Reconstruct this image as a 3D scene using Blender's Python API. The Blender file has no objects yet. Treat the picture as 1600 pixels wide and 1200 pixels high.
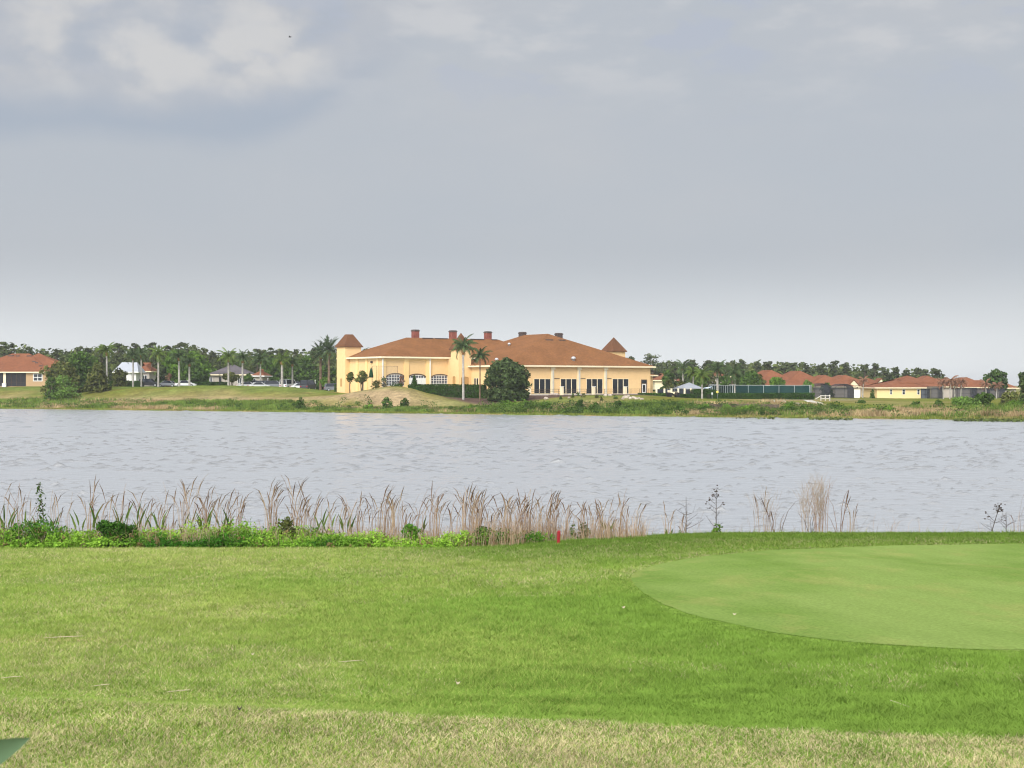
import bpy, math, random
import numpy as np
from mathutils import Vector

SC = bpy.context.scene
COL = SC.collection
F, CZ = 2222.0, 4.8            # focal length of the photograph in its pixels, eye height over the lake
RNG = np.random.default_rng(7)
random.seed(7)

# ------------------------------------------------------------------ helpers
def sst(a, b, x):
    t = np.clip((np.asarray(x, float) - a) / (b - a), 0, 1)
    return t * t * (3 - 2 * t)

def _h(ix, iy, s):
    v = np.sin(ix * 127.1 + iy * 311.7 + s * 74.7) * 43758.5453
    return v - np.floor(v)

def vnoise(x, y, s=0):
    x = np.asarray(x, float); y = np.asarray(y, float)
    ix, iy = np.floor(x), np.floor(y)
    fx, fy = x - ix, y - iy
    fx = fx * fx * (3 - 2 * fx); fy = fy * fy * (3 - 2 * fy)
    a = _h(ix, iy, s); b = _h(ix + 1, iy, s); c = _h(ix, iy + 1, s); d = _h(ix + 1, iy + 1, s)
    return a + (b - a) * fx + (c - a) * fy + (a - b - c + d) * fx * fy

def fbm(x, y, s=0, o=4):
    t = 0; amp = .5; tot = 0
    for k in range(o):
        t = t + amp * vnoise(x * 2 ** k, y * 2 ** k, s + k * 13); tot += amp; amp *= .5
    return t / tot

def gx(px, d): return (px - 800) * d / F
def gz(py, d): return CZ - (py - 600) * d / F

# ------------------------------------------------------------------ terrain
NB_Y = [-80, 0, 6, 9, 10.4, 11.6, 24, 38, 39.2, 41.6, 46, 60, 4000]
NB_Z = [3.3, 2.95, 2.72, 2.66, 2.36, 2.2, 1.37, .42, .33, -.06, -.9, -1.2, -1.2]
def near_z(x, y):
    z = sum(np.interp(y + o, NB_Y, NB_Z) for o in (-.5, -.25, 0, .25, .5)) / 5
    z = z - .047 * np.clip(x, -9, 9) * np.exp(-((y - 8.6) / 2.2) ** 2)
    z = z + .36 * sst(-2, 6, x) * sst(13, 37, y) * (1 - sst(38.8, 41.8, y))
    z = z + (fbm(x * .3, y * .22, 3) - .5) * .16 * (1 - sst(36, 40, y)) * sst(11, 15, y)
    return z

B_PX = [-600, 0, 200, 450, 560, 760, 1000, 1080, 1280, 1400, 1600, 2200]
B_Z = [4.4, 4.3, 4.3, 3.7, 2.9, 2.7, 2.8, 2.1, 1.7, 1.25, 1.2, 1.2]
R_Z = [40, 40, 40, 38, 34, 38, 36, 32, 31, 28, 27, 27]
def ysh(x):
    x = np.clip(x, -240, 240)
    return 222 - .54 * x + 1.6 * (fbm(x * .11, x * 0 + .5, 5) - .5) * 2 + .8 * (vnoise(x * .6, x * 0, 9) - .5)
MOUNDS = [(-64, 290, 13, 9, 1.0), (-45, 286, 8, 8, .45), (-83, 292, 8, 7, .35), (-28, 256, 8, 7, 1.3), (-20.3, 253, 6.5, 7, 2.0), (-13.5, 249, 6, 6, .5), (-37, 262, 8, 6, .55),
          (31, 224, 8, 4.5, .75), (42, 219, 7, 4.5, .6), (18, 232, 9, 5, .3), (-85, 292, 9, 6, .25)]
def far_z(x, y):
    s = (y - ysh(x)) * .88
    px = 800 + F * x / np.maximum(y, 1)
    base = np.interp(px, B_PX, B_Z); rng_ = np.interp(px, B_PX, R_Z)
    h = .14 + .5 * sst(0, 6, s) * .6 + (base - .44) * sst(0, 1, s / rng_)
    for cx, cy, rx, ry, a in MOUNDS:
        h = h + a * np.exp(-((x - cx) / rx) ** 2 - ((y - cy) / ry) ** 2) * sst(3, 12, s)
    h = h + (fbm(x * .09, y * .09, 21) - .5) * .5 * sst(6, 20, s) * (1 - sst(45, 60, s))
    return np.where(s < 0, np.maximum(-1.2, .14 + s * .6), h)
def terrain(x, y):
    return np.maximum(near_z(x, y), np.where(np.asarray(y) > 60, far_z(x, y), -2.0))
def T(x, y): return float(terrain(np.array([float(x)]), np.array([float(y)]))[0])
def hit(px, py, d0, d1):
    d = np.arange(d0, d1, .05)
    t = terrain(gx(px, d), d); r = gz(py, d)
    k = np.nonzero(t >= r)[0]
    d = float(d[k[0]]) if len(k) else d1
    return gx(px, d), d
def G(px, d):
    x = gx(px, d); return (x, d, T(x, d))

# ------------------------------------------------------------------ objects
def tag(o, label=None, cat=None, group=None, kind=None):
    if label: o['label'] = label
    if cat: o['category'] = cat
    if group: o['group'] = group
    if kind: o['kind'] = kind
    return o
def root(name, label, cat, loc=(0, 0, 0), group=None, rz=0.0):
    o = bpy.data.objects.new(name, None); COL.objects.link(o)
    o.location = loc; o.rotation_euler = (0, 0, rz); o.empty_display_size = .3
    return tag(o, label, cat, group)
def wloc(p):
    v = np.zeros(3)
    while p is not None:
        v += np.array(p.location[:]); p = p.parent
    return v
def dup(r, loc, rz=0.0, sc=1.0, label=None, group=None):
    c = r.copy(); COL.objects.link(c); c.location = loc; c.rotation_euler = (0, 0, rz); c.scale = (sc, sc, sc)
    if label: c['label'] = label
    if group: c['group'] = group
    def rec(a, b):
        for ch in list(a.children):
            k = ch.copy(); COL.objects.link(k); k.parent = b; rec(ch, k)
    rec(r, c)
    return c

def mesh_np(name, V, Fc, m, parent=None, tint=None, smooth=False):
    """V (n,3); Fc: array of faces all with the same corner count, or a list of such arrays."""
    V = np.asarray(V, np.float32)
    if not isinstance(Fc, list): Fc = [Fc]
    Fc = [np.asarray(f, np.int32) for f in Fc if len(f)]
    me = bpy.data.meshes.new(name)
    me.vertices.add(len(V)); me.vertices.foreach_set('co', V.ravel())
    nl = sum(f.size for f in Fc); npol = sum(len(f) for f in Fc)
    me.loops.add(nl); me.polygons.add(npol)
    me.loops.foreach_set('vertex_index', np.concatenate([f.ravel() for f in Fc]))
    tot = np.concatenate([np.full(len(f), f.shape[1], np.int32) for f in Fc])
    st = np.concatenate([[0], np.cumsum(tot)[:-1]]).astype(np.int32)
    me.polygons.foreach_set('loop_start', st)
    if smooth: me.polygons.foreach_set('use_smooth', np.ones(npol, bool))
    me.update(calc_edges=True)
    if tint is not None:
        at = me.color_attributes.new('tint', 'FLOAT_COLOR', 'POINT')
        c = np.ones((len(V), 4), np.float32); c[:, :3] = tint
        at.data.foreach_set('color', c.ravel())
    me.materials.append(m)
    o = bpy.data.objects.new(name, me); COL.objects.link(o)
    if parent is not None: o.parent = parent
    return o

class MB:
    def __init__(s): s.v = []; s.f = []
    def add(s, vs, fs):
        b = len(s.v); s.v += [tuple(float(c) for c in p) for p in vs]; s.f += [tuple(b + i for i in f) for f in fs]; return s
    def para(s, o, a, b, c):
        o, a, b, c = map(np.array, (o, a, b, c))
        return s.add([o, o + a, o + a + b, o + b, o + c, o + a + c, o + a + b + c, o + b + c],
                     [(0, 3, 2, 1), (4, 5, 6, 7), (0, 1, 5, 4), (1, 2, 6, 5), (2, 3, 7, 6), (3, 0, 4, 7)])
    def box(s, x0, x1, y0, y1, z0, z1): return s.para((x0, y0, z0), (x1 - x0, 0, 0), (0, y1 - y0, 0), (0, 0, z1 - z0))
    def prism(s, poly, ext):
        n = len(poly); P = [np.array(p, float) for p in poly]; ext = np.array(ext, float)
        return s.add(P + [p + ext for p in P], [tuple(range(n))[::-1], tuple(range(n, 2 * n))] + [(i, (i + 1) % n, (i + 1) % n + n, i + n) for i in range(n)])
    def tube(s, pts, radii, n=8):
        pts = [Vector(p) for p in pts]; b = len(s.v); up = None
        for i, p in enumerate(pts):
            d = (pts[min(i + 1, len(pts) - 1)] - pts[max(i - 1, 0)]).normalized()
            if up is None: up = d.orthogonal().normalized()
            up = (up - d * up.dot(d)).normalized(); w = d.cross(up)
            for k in range(n):
                a = 2 * math.pi * k / n
                s.v.append(tuple(p + (up * math.cos(a) + w * math.sin(a)) * radii[i]))
        m = len(pts)
        for i in range(m - 1):
            for k in range(n):
                k2 = (k + 1) % n
                s.f.append((b + i * n + k, b + i * n + k2, b + (i + 1) * n + k2, b + (i + 1) * n + k))
        s.f.append(tuple(b + k for k in range(n))[::-1]); s.f.append(tuple(b + (m - 1) * n + k for k in range(n)))
        return s
    def ball(s, c, r, nu=8, nv=6, sq=(1, 1, 1)):
        b = len(s.v); c = np.array(c)
        for j in range(nv + 1):
            t = math.pi * j / nv
            for i in range(nu):
                p = 2 * math.pi * i / nu
                s.v.append(tuple(c + r * np.array([math.sin(t) * math.cos(p) * sq[0], math.sin(t) * math.sin(p) * sq[1], -math.cos(t) * sq[2]])))
        for j in range(nv):
            for i in range(nu):
                s.f.append((b + j * nu + i, b + j * nu + (i + 1) % nu, b + (j + 1) * nu + (i + 1) % nu, b + (j + 1) * nu + i))
        return s
    def build(s, name, m, parent=None, smooth=False, world=True):
        me = bpy.data.meshes.new(name)
        off = wloc(parent) if (parent is not None and world) else np.zeros(3)
        me.from_pydata([tuple(np.array(p) - off) for p in s.v], [], s.f)
        me.materials.append(m)
        if smooth:
            for p in me.polygons: p.use_smooth = True
        me.validate(); me.update()
        o = bpy.data.objects.new(name, me); COL.objects.link(o)
        if parent is not None: o.parent = parent
        return o

class Fr:
    """A wall line on plan: u along it, v away from the lake, w up."""
    def __init__(s, A, B):
        s.A = np.array(A[:2], float); B = np.array(B[:2], float); s.L = float(np.hypot(*(B - s.A)))
        s.e = (B - s.A) / s.L; s.n = np.array([-s.e[1], s.e[0]])
    def P(s, u, v, w): p = s.A + u * s.e + v * s.n; return (p[0], p[1], w)
    def u(s, px, v=0):
        t = (px - 800) / F; A = s.A + v * s.n
        return (t * A[1] - A[0]) / (s.e[0] - t * s.e[1])
    def w(s, px, py, v=0):
        p = s.P(s.u(px, v), v, 0); return CZ - (py - 600) * p[1] / F
    def box(s, mb, u0, u1, v0, v1, w0, w1):
        e3 = np.array([s.e[0], s.e[1], 0]); n3 = np.array([s.n[0], s.n[1], 0])
        return mb.para(s.P(u0, v0, w0), e3 * (u1 - u0), n3 * (v1 - v0), (0, 0, w1 - w0))
    def sub(s, u, v): f = Fr((0, 0), (1, 0)); f.A = np.array(s.P(u, v, 0)[:2]); f.e = s.e; f.n = s.n; f.L = s.L - u; return f
    def side_left(s, v0, v1, u=0):
        """the wall u = const seen from the left, as a wall line of its own (its u runs towards the front)"""
        return Fr(s.P(u, v1, 0), s.P(u, v0, 0))
    def side_right(s, v0, v1, u): return Fr(s.P(u, v0, 0), s.P(u, v1, 0))

def hip(fr, u0, u1, v0, v1, ze, zr, axis='u', i0=None, i1=None, th=.22):
    mb = MB(); P = fr.P
    half = (v1 - v0) / 2 if axis == 'u' else (u1 - u0) / 2
    i0 = half if i0 is None else i0; i1 = half if i1 is None else i1
    ring = [(u0, v0), (u1, v0), (u1, v1), (u0, v1)]
    vs = [P(u, v, ze) for u, v in ring] + [P(u, v, ze + th) for u, v in ring]
    if axis == 'u':
        vm = (v0 + v1) / 2; vs += [P(u0 + i0, vm, zr), P(u1 - i1, vm, zr)]
        top = [(4, 5, 9, 8), (5, 6, 9), (6, 7, 8, 9), (7, 4, 8)]
    else:
        um = (u0 + u1) / 2; vs += [P(um, v0 + i0, zr), P(um, v1 - i1, zr)]
        top = [(4, 5, 8), (5, 6, 9, 8), (6, 7, 9), (7, 4, 8, 9)]
    return mb.add(vs, [(3, 2, 1, 0), (0, 1, 5, 4), (1, 2, 6, 5), (2, 3, 7, 6), (3, 0, 4, 7)] + top)
def fascia(fr, u0, u1, v0, v1, ze, h=.3, t=.08):
    mb = MB(); d = .03
    fr.box(mb, u0 - t, u1 + t, v0 - t, v0 - .004, ze - d, ze + h - d); fr.box(mb, u0 - t, u1 + t, v1 + .004, v1 + t, ze - d, ze + h - d)
    fr.box(mb, u0 - t, u0 - .004, v0, v1, ze - d, ze + h - d); fr.box(mb, u1 + .004, u1 + t, v0, v1, ze - d, ze + h - d)
    return mb

# ------------------------------------------------------------------ materials
def nt(m): m.use_nodes = True; t = m.node_tree; t.nodes.clear(); return t
def N(t, ty, **kw):
    n = t.nodes.new(ty)
    for k, v in kw.items(): setattr(n, k, v)
    return n
def mixc(t, f, a, b, blend='MIX'):
    n = N(t, 'ShaderNodeMix', data_type='RGBA', blend_type=blend)
    for i, v in ((0, f), (6, a), (7, b)):
        if isinstance(v, (int, float)): n.inputs[i].default_value = v
        elif isinstance(v, tuple): n.inputs[i].default_value = (*v, 1)
        else: t.links.new(v, n.inputs[i])
    return n.outputs[2]
def mth(t, op, a, b=None, c=None):
    n = N(t, 'ShaderNodeMath', operation=op)
    for i, v in enumerate((a, b, c)):
        if v is None: continue
        if isinstance(v, (int, float)): n.inputs[i].default_value = v
        else: t.links.new(v, n.inputs[i])
    return n.outputs[0]
def mapr(t, x, a, b, c=0.0, d=1.0, ty='SMOOTHSTEP'):
    n = N(t, 'ShaderNodeMapRange', interpolation_type=ty)
    t.links.new(x, n.inputs[0])
    for i, v in ((1, a), (2, b), (3, c), (4, d)): n.inputs[i].default_value = v
    return n.outputs[0]
def noise(t, vec, scale, detail=3, rough=.55):
    n = N(t, 'ShaderNodeTexNoise'); n.inputs['Scale'].default_value = scale; n.inputs['Detail'].default_value = detail
    n.inputs['Roughness'].default_value = rough
    if vec is not None: t.links.new(vec, n.inputs['Vector'])
    return n.outputs['Fac']
def scaled(t, vec, s):
    n = N(t, 'ShaderNodeMapping'); n.inputs['Scale'].default_value = s; t.links.new(vec, n.inputs['Vector']); return n.outputs[0]
def out(t, sh):
    o = N(t, 'ShaderNodeOutputMaterial'); t.links.new(sh, o.inputs['Surface'])

def pmat(name, c1, c2=None, scale=1.0, rough=.8, spec=.25, fine=None, bump=0, metal=0.0, aniso=(1, 1, 1), stain=None):
    """A surface whose colour wanders between c1 and c2 (wear, weather), in world space."""
    m = bpy.data.materials.new(name); t = nt(m)
    p = N(t, 'ShaderNodeBsdfPrincipled'); p.inputs['Roughness'].default_value = rough
    p.inputs['Specular IOR Level'].default_value = spec; p.inputs['Metallic'].default_value = metal
    g = N(t, 'ShaderNodeNewGeometry').outputs['Position']; g = scaled(t, g, aniso)
    c2 = c2 or tuple(c * .82 for c in c1)
    f = mapr(t, noise(t, g, scale, 4), .3, .7)
    col = mixc(t, f, c1, c2)
    if fine:
        f2 = mapr(t, noise(t, g, fine[0], 3, .6), .3, .7, 1 - fine[1], 1 + fine[1])
        cc = N(t, 'ShaderNodeCombineColor'); [t.links.new(f2, cc.inputs[i]) for i in range(3)]
        col = mixc(t, 1.0, col, cc.outputs[0], 'MULTIPLY')
    if bump:
        b = N(t, 'ShaderNodeBump'); b.inputs['Strength'].default_value = bump; b.inputs['Distance'].default_value = .05
        t.links.new(noise(t, g, (fine or (scale * 6,))[0], 3), b.inputs['Height']); t.links.new(b.outputs[0], p.inputs['Normal'])
    t.links.new(col, p.inputs['Base Color']); out(t, p.outputs[0])
    return m
def leafmat(name, c1, c2, trans=.25, clump=.6, hue=.15, vr=(.72, 1.25)):
    m = bpy.data.materials.new(name); t = nt(m)
    ge = N(t, 'ShaderNodeNewGeometry'); oi = N(t, 'ShaderNodeObjectInfo')
    col = mixc(t, ge.outputs['Random Per Island'], c1, c2)
    f = mapr(t, noise(t, ge.outputs['Position'], clump, 2), .3, .7, *vr)
    f = mth(t, 'MULTIPLY', f, mapr(t, oi.outputs['Random'], 0, 1, 1 - hue, 1 + hue, 'LINEAR'))
    cc = N(t, 'ShaderNodeCombineColor'); [t.links.new(f, cc.inputs[i]) for i in range(3)]
    col = mixc(t, 1.0, col, cc.outputs[0], 'MULTIPLY')
    d = N(t, 'ShaderNodeBsdfDiffuse'); tr = N(t, 'ShaderNodeBsdfTranslucent'); mx = N(t, 'ShaderNodeMixShader'); mx.inputs[0].default_value = trans
    t.links.new(col, d.inputs[0]); t.links.new(col, tr.inputs[0]); t.links.new(d.outputs[0], mx.inputs[1]); t.links.new(tr.outputs[0], mx.inputs[2])
    out(t, mx.outputs[0]); return m
def tintmat(name, trans=.3):
    m = bpy.data.materials.new(name); t = nt(m)
    a = N(t, 'ShaderNodeAttribute', attribute_name='tint')
    d = N(t, 'ShaderNodeBsdfDiffuse'); tr = N(t, 'ShaderNodeBsdfTranslucent'); mx = N(t, 'ShaderNodeMixShader'); mx.inputs[0].default_value = trans
    t.links.new(a.outputs['Color'], d.inputs[0]); t.links.new(a.outputs['Color'], tr.inputs[0])
    t.links.new(d.outputs[0], mx.inputs[1]); t.links.new(tr.outputs[0], mx.inputs[2]); out(t, mx.outputs[0]); return m
def glassmat(name, c, rough=.08):
    m = bpy.data.materials.new(name); t = nt(m)
    p = N(t, 'ShaderNodeBsdfPrincipled'); p.inputs['Base Color'].default_value = (*c, 1); p.inputs['Roughness'].default_value = rough
    p.inputs['Specular IOR Level'].default_value = .35
    g = N(t, 'ShaderNodeNewGeometry').outputs['Position']
    b = N(t, 'ShaderNodeBump'); b.inputs['Strength'].default_value = .05; t.links.new(noise(t, g, .8, 1), b.inputs['Height']); t.links.new(b.outputs[0], p.inputs['Normal'])
    out(t, p.outputs[0]); return m
def screenmat(name, c, see=.35):
    m = bpy.data.materials.new(name); t = nt(m)
    d = N(t, 'ShaderNodeBsdfDiffuse'); tr = N(t, 'ShaderNodeBsdfTransparent'); mx = N(t, 'ShaderNodeMixShader')
    g = N(t, 'ShaderNodeNewGeometry').outputs['Position']
    t.links.new(mixc(t, mapr(t, noise(t, g, .5, 2), .3, .7), c, tuple(k * .75 for k in c)), d.inputs[0])
    mx.inputs[0].default_value = see; t.links.new(d.outputs[0], mx.inputs[1]); t.links.new(tr.outputs[0], mx.inputs[2]); out(t, mx.outputs[0]); return m

M = dict(
    wall=pmat('yellow_stucco', (.77, .53, .268), (.73, .495, .245), .12, .9, .1, (1.6, .03)),
    cream=pmat('cream_paint', (.82, .72, .50), (.76, .65, .44), .5, .85, .15),
    white=pmat('white_paint', (.78, .77, .74), (.70, .69, .66), .6, .7, .2),
    roof=pmat('brown_shingles', (.225, .100, .040), (.185, .082, .033), .35, .95, .08, (2.6, .16)),
    droof=pmat('dark_shingles', (.15, .068, .034), (.12, .056, .028), .4, .95, .08, (3.0, .15)),
    terra=pmat('terracotta_tiles', (.215, .085, .042), (.18, .07, .036), .3, .9, .1, (2.2, .12)),
    greyroof=pmat('grey_shingles', (.12, .105, .11), (.09, .08, .085), .4, .95, .1, (2.5, .15)),
    tent=pmat('grey_tent_cloth', (.30, .315, .34), (.25, .265, .29), .5, .7, .2),
    metal_roof=pmat('pale_metal_roof', (.43, .44, .47), (.37, .385, .42), .3, .5, .4),
    tan=pmat('tan_stucco', (.50, .335, .19), (.44, .295, .165), .2, .9, .1),
    greige=pmat('grey_beige_stucco', (.46, .41, .36), (.40, .36, .31), .2, .9, .1),
    yel=pmat('pale_yellow_stucco', (.82, .63, .32), (.77, .58, .28), .12, .9, .1),
    brick=pmat('red_brick', (.26, .088, .062), (.18, .062, .048), 1.3, .95, .08, (4, .2)),
    cap=pmat('sooty_cap', (.075, .06, .055), (.11, .08, .07), 1, .9, .1),
    glass=glassmat('dark_glass', (.012, .016, .022)),
    glass2=glassmat('blue_grey_glass', (.05, .06, .085), .15),
    black=pmat('black_metal', (.02, .02, .022), (.03, .03, .03), 1, .5, .3),
    bronze=pmat('bronze_metal', (.12, .075, .045), (.09, .06, .04), 1, .6, .3),
    steel=pmat('galvanised_steel', (.55, .56, .57), (.45, .46, .47), 1, .4, .5, metal=.4),
    screen=screenmat('dark_screen', (.045, .048, .058), .25),
    lanai=screenmat('porch_screen', (.03, .03, .032), .35),
    green_screen=screenmat('green_windscreen', (.018, .06, .058), .12),
    darkpanel=screenmat('dark_fence_mesh', (.035, .042, .055), .12),
    wood=pmat('weathered_wood', (.16, .12, .09), (.09, .07, .055), 2, .95, .1, (6, .25)),
    palewood=pmat('bleached_wood', (.56, .53, .47), (.46, .43, .38), 2, .9, .1),
    rock=pmat('pale_rock', (.52, .44, .36), (.34, .28, .23), 1.5, .95, .1, (5, .2)),
    concrete=pmat('pale_concrete', (.55, .52, .45), (.46, .43, .37), .6, .9, .1, (4, .06)),
    bark=pmat('brown_bark', (.15, .115, .085), (.09, .07, .05), 2.5, .95, .05, (8, .25), aniso=(1, 1, .4)),
    palmbark=pmat('grey_palm_bark', (.42, .39, .35), (.30, .275, .245), 1.6, .95, .05, (9, .18), aniso=(.4, .4, 1.6)),
    darkpalm=pmat('brown_palm_bark', (.22, .15, .10), (.13, .09, .06), 1.6, .95, .05, (6, .25)),
    boot=pmat('orange_leaf_bases', (.42, .22, .10), (.30, .16, .07), 2, .95, .05),
    red=pmat('red_stake_paint', (.36, .022, .03), (.28, .02, .025), 6, .6, .3, (40, .12)),
    oak=leafmat('dark_oak_leaves', (.04, .066, .024), (.095, .13, .045), .2, .5, .05),
    wood_far=leafmat('far_wood_leaves', (.062, .088, .028), (.13, .155, .045), .3, .13, .25, (.5, 1.4)),
    pine=leafmat('pine_needles', (.056, .074, .032), (.098, .115, .048), .15, .3, .2),
    bright=leafmat('bright_leaves', (.075, .15, .02), (.14, .235, .035), .3, .4),
    mid=leafmat('mid_green_leaves', (.05, .10, .02), (.10, .165, .035), .3, .4),
    olive=leafmat('olive_leaves', (.065, .085, .022), (.145, .15, .045), .25, .35),
    hedge=leafmat('hedge_leaves', (.026, .062, .012), (.055, .108, .022), .2, .5, .08),
    palm=leafmat('palm_fronds', (.05, .088, .034), (.10, .14, .052), .25, .5, .2),
    palmlt=leafmat('yellow_green_fronds', (.085, .14, .03), (.16, .22, .05), .3, .5, .15),
    deadpalm=leafmat('brown_fronds', (.20, .105, .065), (.33, .18, .115), .25, .6),
    willow=leafmat('willow_leaves', (.11, .20, .035), (.19, .30, .07), .35, .5, .1),
    lush=leafmat('lush_leaves', (.055, .17, .012), (.13, .29, .03), .35, 1.2, .1),
    lushdark=leafmat('deep_green_leaves', (.028, .095, .012), (.085, .19, .03), .3, 1.2, .1),
    lance=leafmat('lance_leaves', (.05, .115, .02), (.13, .175, .04), .3, 1.5, .15),
    gourd=leafmat('greyish_leaf', (.075, .12, .065), (.09, .14, .075), .2, .5, .05),
    tint=tintmat('grass_blades'), drytint=tintmat('dry_stalks', .2),
    deadwood=pmat('dark_dead_stems', (.06, .05, .045), (.10, .075, .06), 5, .95, .05),
    straw=pmat('bleached_straw', (.55, .48, .33), (.42, .36, .24), 8, .9, .1),
    skin=pmat('bird_feathers', (.03, .03, .03), (.05, .05, .05), 5, .9, .1),
)
def paint(name, c): return pmat(name, c, tuple(k * .9 for k in c), 1, .3, .5)
# ------------------------------------------------------------------ sky, sun, camera
SUN_EL, SUN_AZ = 37, 202          # degrees; azimuth clockwise from +Y (the view direction)
def build_sky():
    w = bpy.data.worlds.new('World'); SC.world = w; w.use_nodes = True; t = w.node_tree; t.nodes.clear()
    sky = N(t, 'ShaderNodeTexSky', sky_type='NISHITA'); sky.sun_disc = False
    sky.sun_elevation = math.radians(SUN_EL); sky.sun_rotation = math.radians(SUN_AZ)
    sky.air_density = 1.0; sky.dust_density = 2.0
    g = N(t, 'ShaderNodeTexCoord').outputs['Generated']
    s = N(t, 'ShaderNodeSeparateXYZ'); t.links.new(g, s.inputs[0])
    az = mth(t, 'ARCTAN2', s.outputs[0], s.outputs[1]); el = mth(t, 'ARCSINE', s.outputs[2])
    c = N(t, 'ShaderNodeCombineXYZ'); t.links.new(az, c.inputs[0]); t.links.new(el, c.inputs[1]); ae = c.outputs[0]
    def gauss(a0, e0, sa, se):
        da = mth(t, 'DIVIDE', mth(t, 'SUBTRACT', az, a0), sa); de = mth(t, 'DIVIDE', mth(t, 'SUBTRACT', el, e0), se)
        return mth(t, 'EXPONENT', mth(t, 'MULTIPLY', mth(t, 'ADD', mth(t, 'MULTIPLY', da, da), mth(t, 'MULTIPLY', de, de)), -1.0))
    n1 = noise(t, scaled(t, ae, (11, 15, 1)), 1.0, 5, .5)
    n2 = noise(t, scaled(t, ae, (4, 9, 1)), 1.0, 4, .5)
    n3 = noise(t, scaled(t, ae, (6, 16, 1)), 1.7, 5, .55)
    # the overcast sheet: pale at the horizon, blue grey above
    col = mixc(t, mapr(t, el, .0, .098, ty='SMOOTHSTEP'), (.865, .90, .92), (.492, .526, .574))
    col = mixc(t, mth(t, 'MULTIPLY', mapr(t, n2, .35, .75), mth(t, 'ADD', mth(t, 'MULTIPLY', mapr(t, el, .02, .25), .3), .3)), col, (.56, .568, .588))
    # the big cumulus at the left: piled lit puffs over a flat blue grey base
    wrp = mth(t, 'MULTIPLY', mth(t, 'SUBTRACT', n1, .5), .075)
    e1 = mth(t, 'ADD', el, wrp)
    slope = mapr(t, az, -.20, -.02, 0.0, .085)                       # its base climbs to the right
    rel = mth(t, 'ADD', mth(t, 'SUBTRACT', e1, slope), mth(t, 'MULTIPLY', mth(t, 'SUBTRACT', n2, .5), .07))
    n4 = noise(t, scaled(t, ae, (13, 19, 1)), 1.0, 6, .5); n5 = noise(t, scaled(t, ae, (38, 52, 1)), 1.0, 5, .55)
    vo = N(t, 'ShaderNodeTexVoronoi', feature='SMOOTH_F1'); vo.inputs['Scale'].default_value = 1.0; vo.inputs['Smoothness'].default_value = .35
    va = N(t, 'ShaderNodeVectorMath', operation='ADD'); ns = N(t, 'ShaderNodeTexNoise'); ns.inputs['Scale'].default_value = 1.0; ns.inputs['Detail'].default_value = 3
    t.links.new(scaled(t, ae, (20, 28, 1)), ns.inputs['Vector']); t.links.new(scaled(t, ae, (19, 26, 1)), va.inputs[0]); t.links.new(ns.outputs['Color'], va.inputs[1]); t.links.new(va.outputs[0], vo.inputs['Vector'])
    lump = mapr(t, vo.outputs['Distance'], .75, .15)
    side = mapr(t, mth(t, 'ADD', az, mth(t, 'MULTIPLY', wrp, 2.0)), .06, -.10)
    body = mth(t, 'MULTIPLY', mapr(t, rel, .150, .178), side)
    col = mixc(t, mth(t, 'MULTIPLY', body, .85), col, (.52, .535, .57))
    lit = mth(t, 'ADD', mth(t, 'MULTIPLY', n4, .62), mth(t, 'ADD', mth(t, 'MULTIPLY', n5, .22), mth(t, 'MULTIPLY', lump, .20)))
    lit = mth(t, 'ADD', lit, mth(t, 'MULTIPLY', gauss(-.235, .222, .135, .036), .17))
    lit = mth(t, 'MULTIPLY', mapr(t, lit, .50, .72), mth(t, 'MULTIPLY', body, mapr(t, rel, .168, .205)))
    col = mixc(t, lit, col, (.635, .632, .632))
    shade_ = mth(t, 'MULTIPLY', mapr(t, mth(t, 'ADD', n4, mth(t, 'ADD', mth(t, 'MULTIPLY', n5, .3), mth(t, 'MULTIPLY', lump, .2))), .76, .52), mth(t, 'MULTIPLY', body, mapr(t, rel, .18, .225)))
    col = mixc(t, mth(t, 'MULTIPLY', shade_, .75), col, (.42, .465, .54))
    base = mth(t, 'MULTIPLY', mth(t, 'MULTIPLY', mapr(t, mth(t, 'ADD', rel, mth(t, 'MULTIPLY', wrp, -.7)), .146, .168), mapr(t, rel, .205, .165)), mapr(t, az, -.03, -.16))
    col = mixc(t, mth(t, 'MULTIPLY', base, .72), col, (.385, .445, .535))
    # thin streaks of brighter and darker cloud along the top at the right
    top = mapr(t, el, .16, .25); tr = mth(t, 'MULTIPLY', top, mapr(t, az, -.22, .0, .35, 1.0))
    col = mixc(t, mth(t, 'MULTIPLY', tr, mapr(t, n3, .48, .66)), col, (.60, .61, .63))
    col = mixc(t, mth(t, 'MULTIPLY', mth(t, 'MULTIPLY', tr, .75), mapr(t, n3, .46, .38)), col, (.47, .51, .60))
    vd = N(t, 'ShaderNodeVectorMath', operation='DOT_PRODUCT'); t.links.new(g, vd.inputs[0])
    e_, a_ = math.radians(SUN_EL), math.radians(SUN_AZ); vd.inputs[1].default_value = (math.sin(a_) * math.cos(e_), math.cos(a_) * math.cos(e_), math.sin(e_))
    up = mth(t, 'ADD', 1.0, mapr(t, vd.outputs['Value'], .08, .95, 0.0, 3.3))        # the veiled sun brightens the half of the sky round it
    cc = N(t, 'ShaderNodeCombineColor'); [t.links.new(up, cc.inputs[i]) for i in range(3)]
    col = mixc(t, 1.0, col, cc.outputs[0], 'MULTIPLY')
    ten = mixc(t, 1.0, col, (9.4, 9.4, 9.4), 'MULTIPLY')
    ten.node.clamp_result = False
    fin = mixc(t, .95, sky.outputs[0], ten)
    bg = N(t, 'ShaderNodeBackground'); bg.inputs['Strength'].default_value = .108; t.links.new(fin, bg.inputs['Color'])
    o = N(t, 'ShaderNodeOutputWorld'); t.links.new(bg.outputs[0], o.inputs['Surface'])
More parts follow.
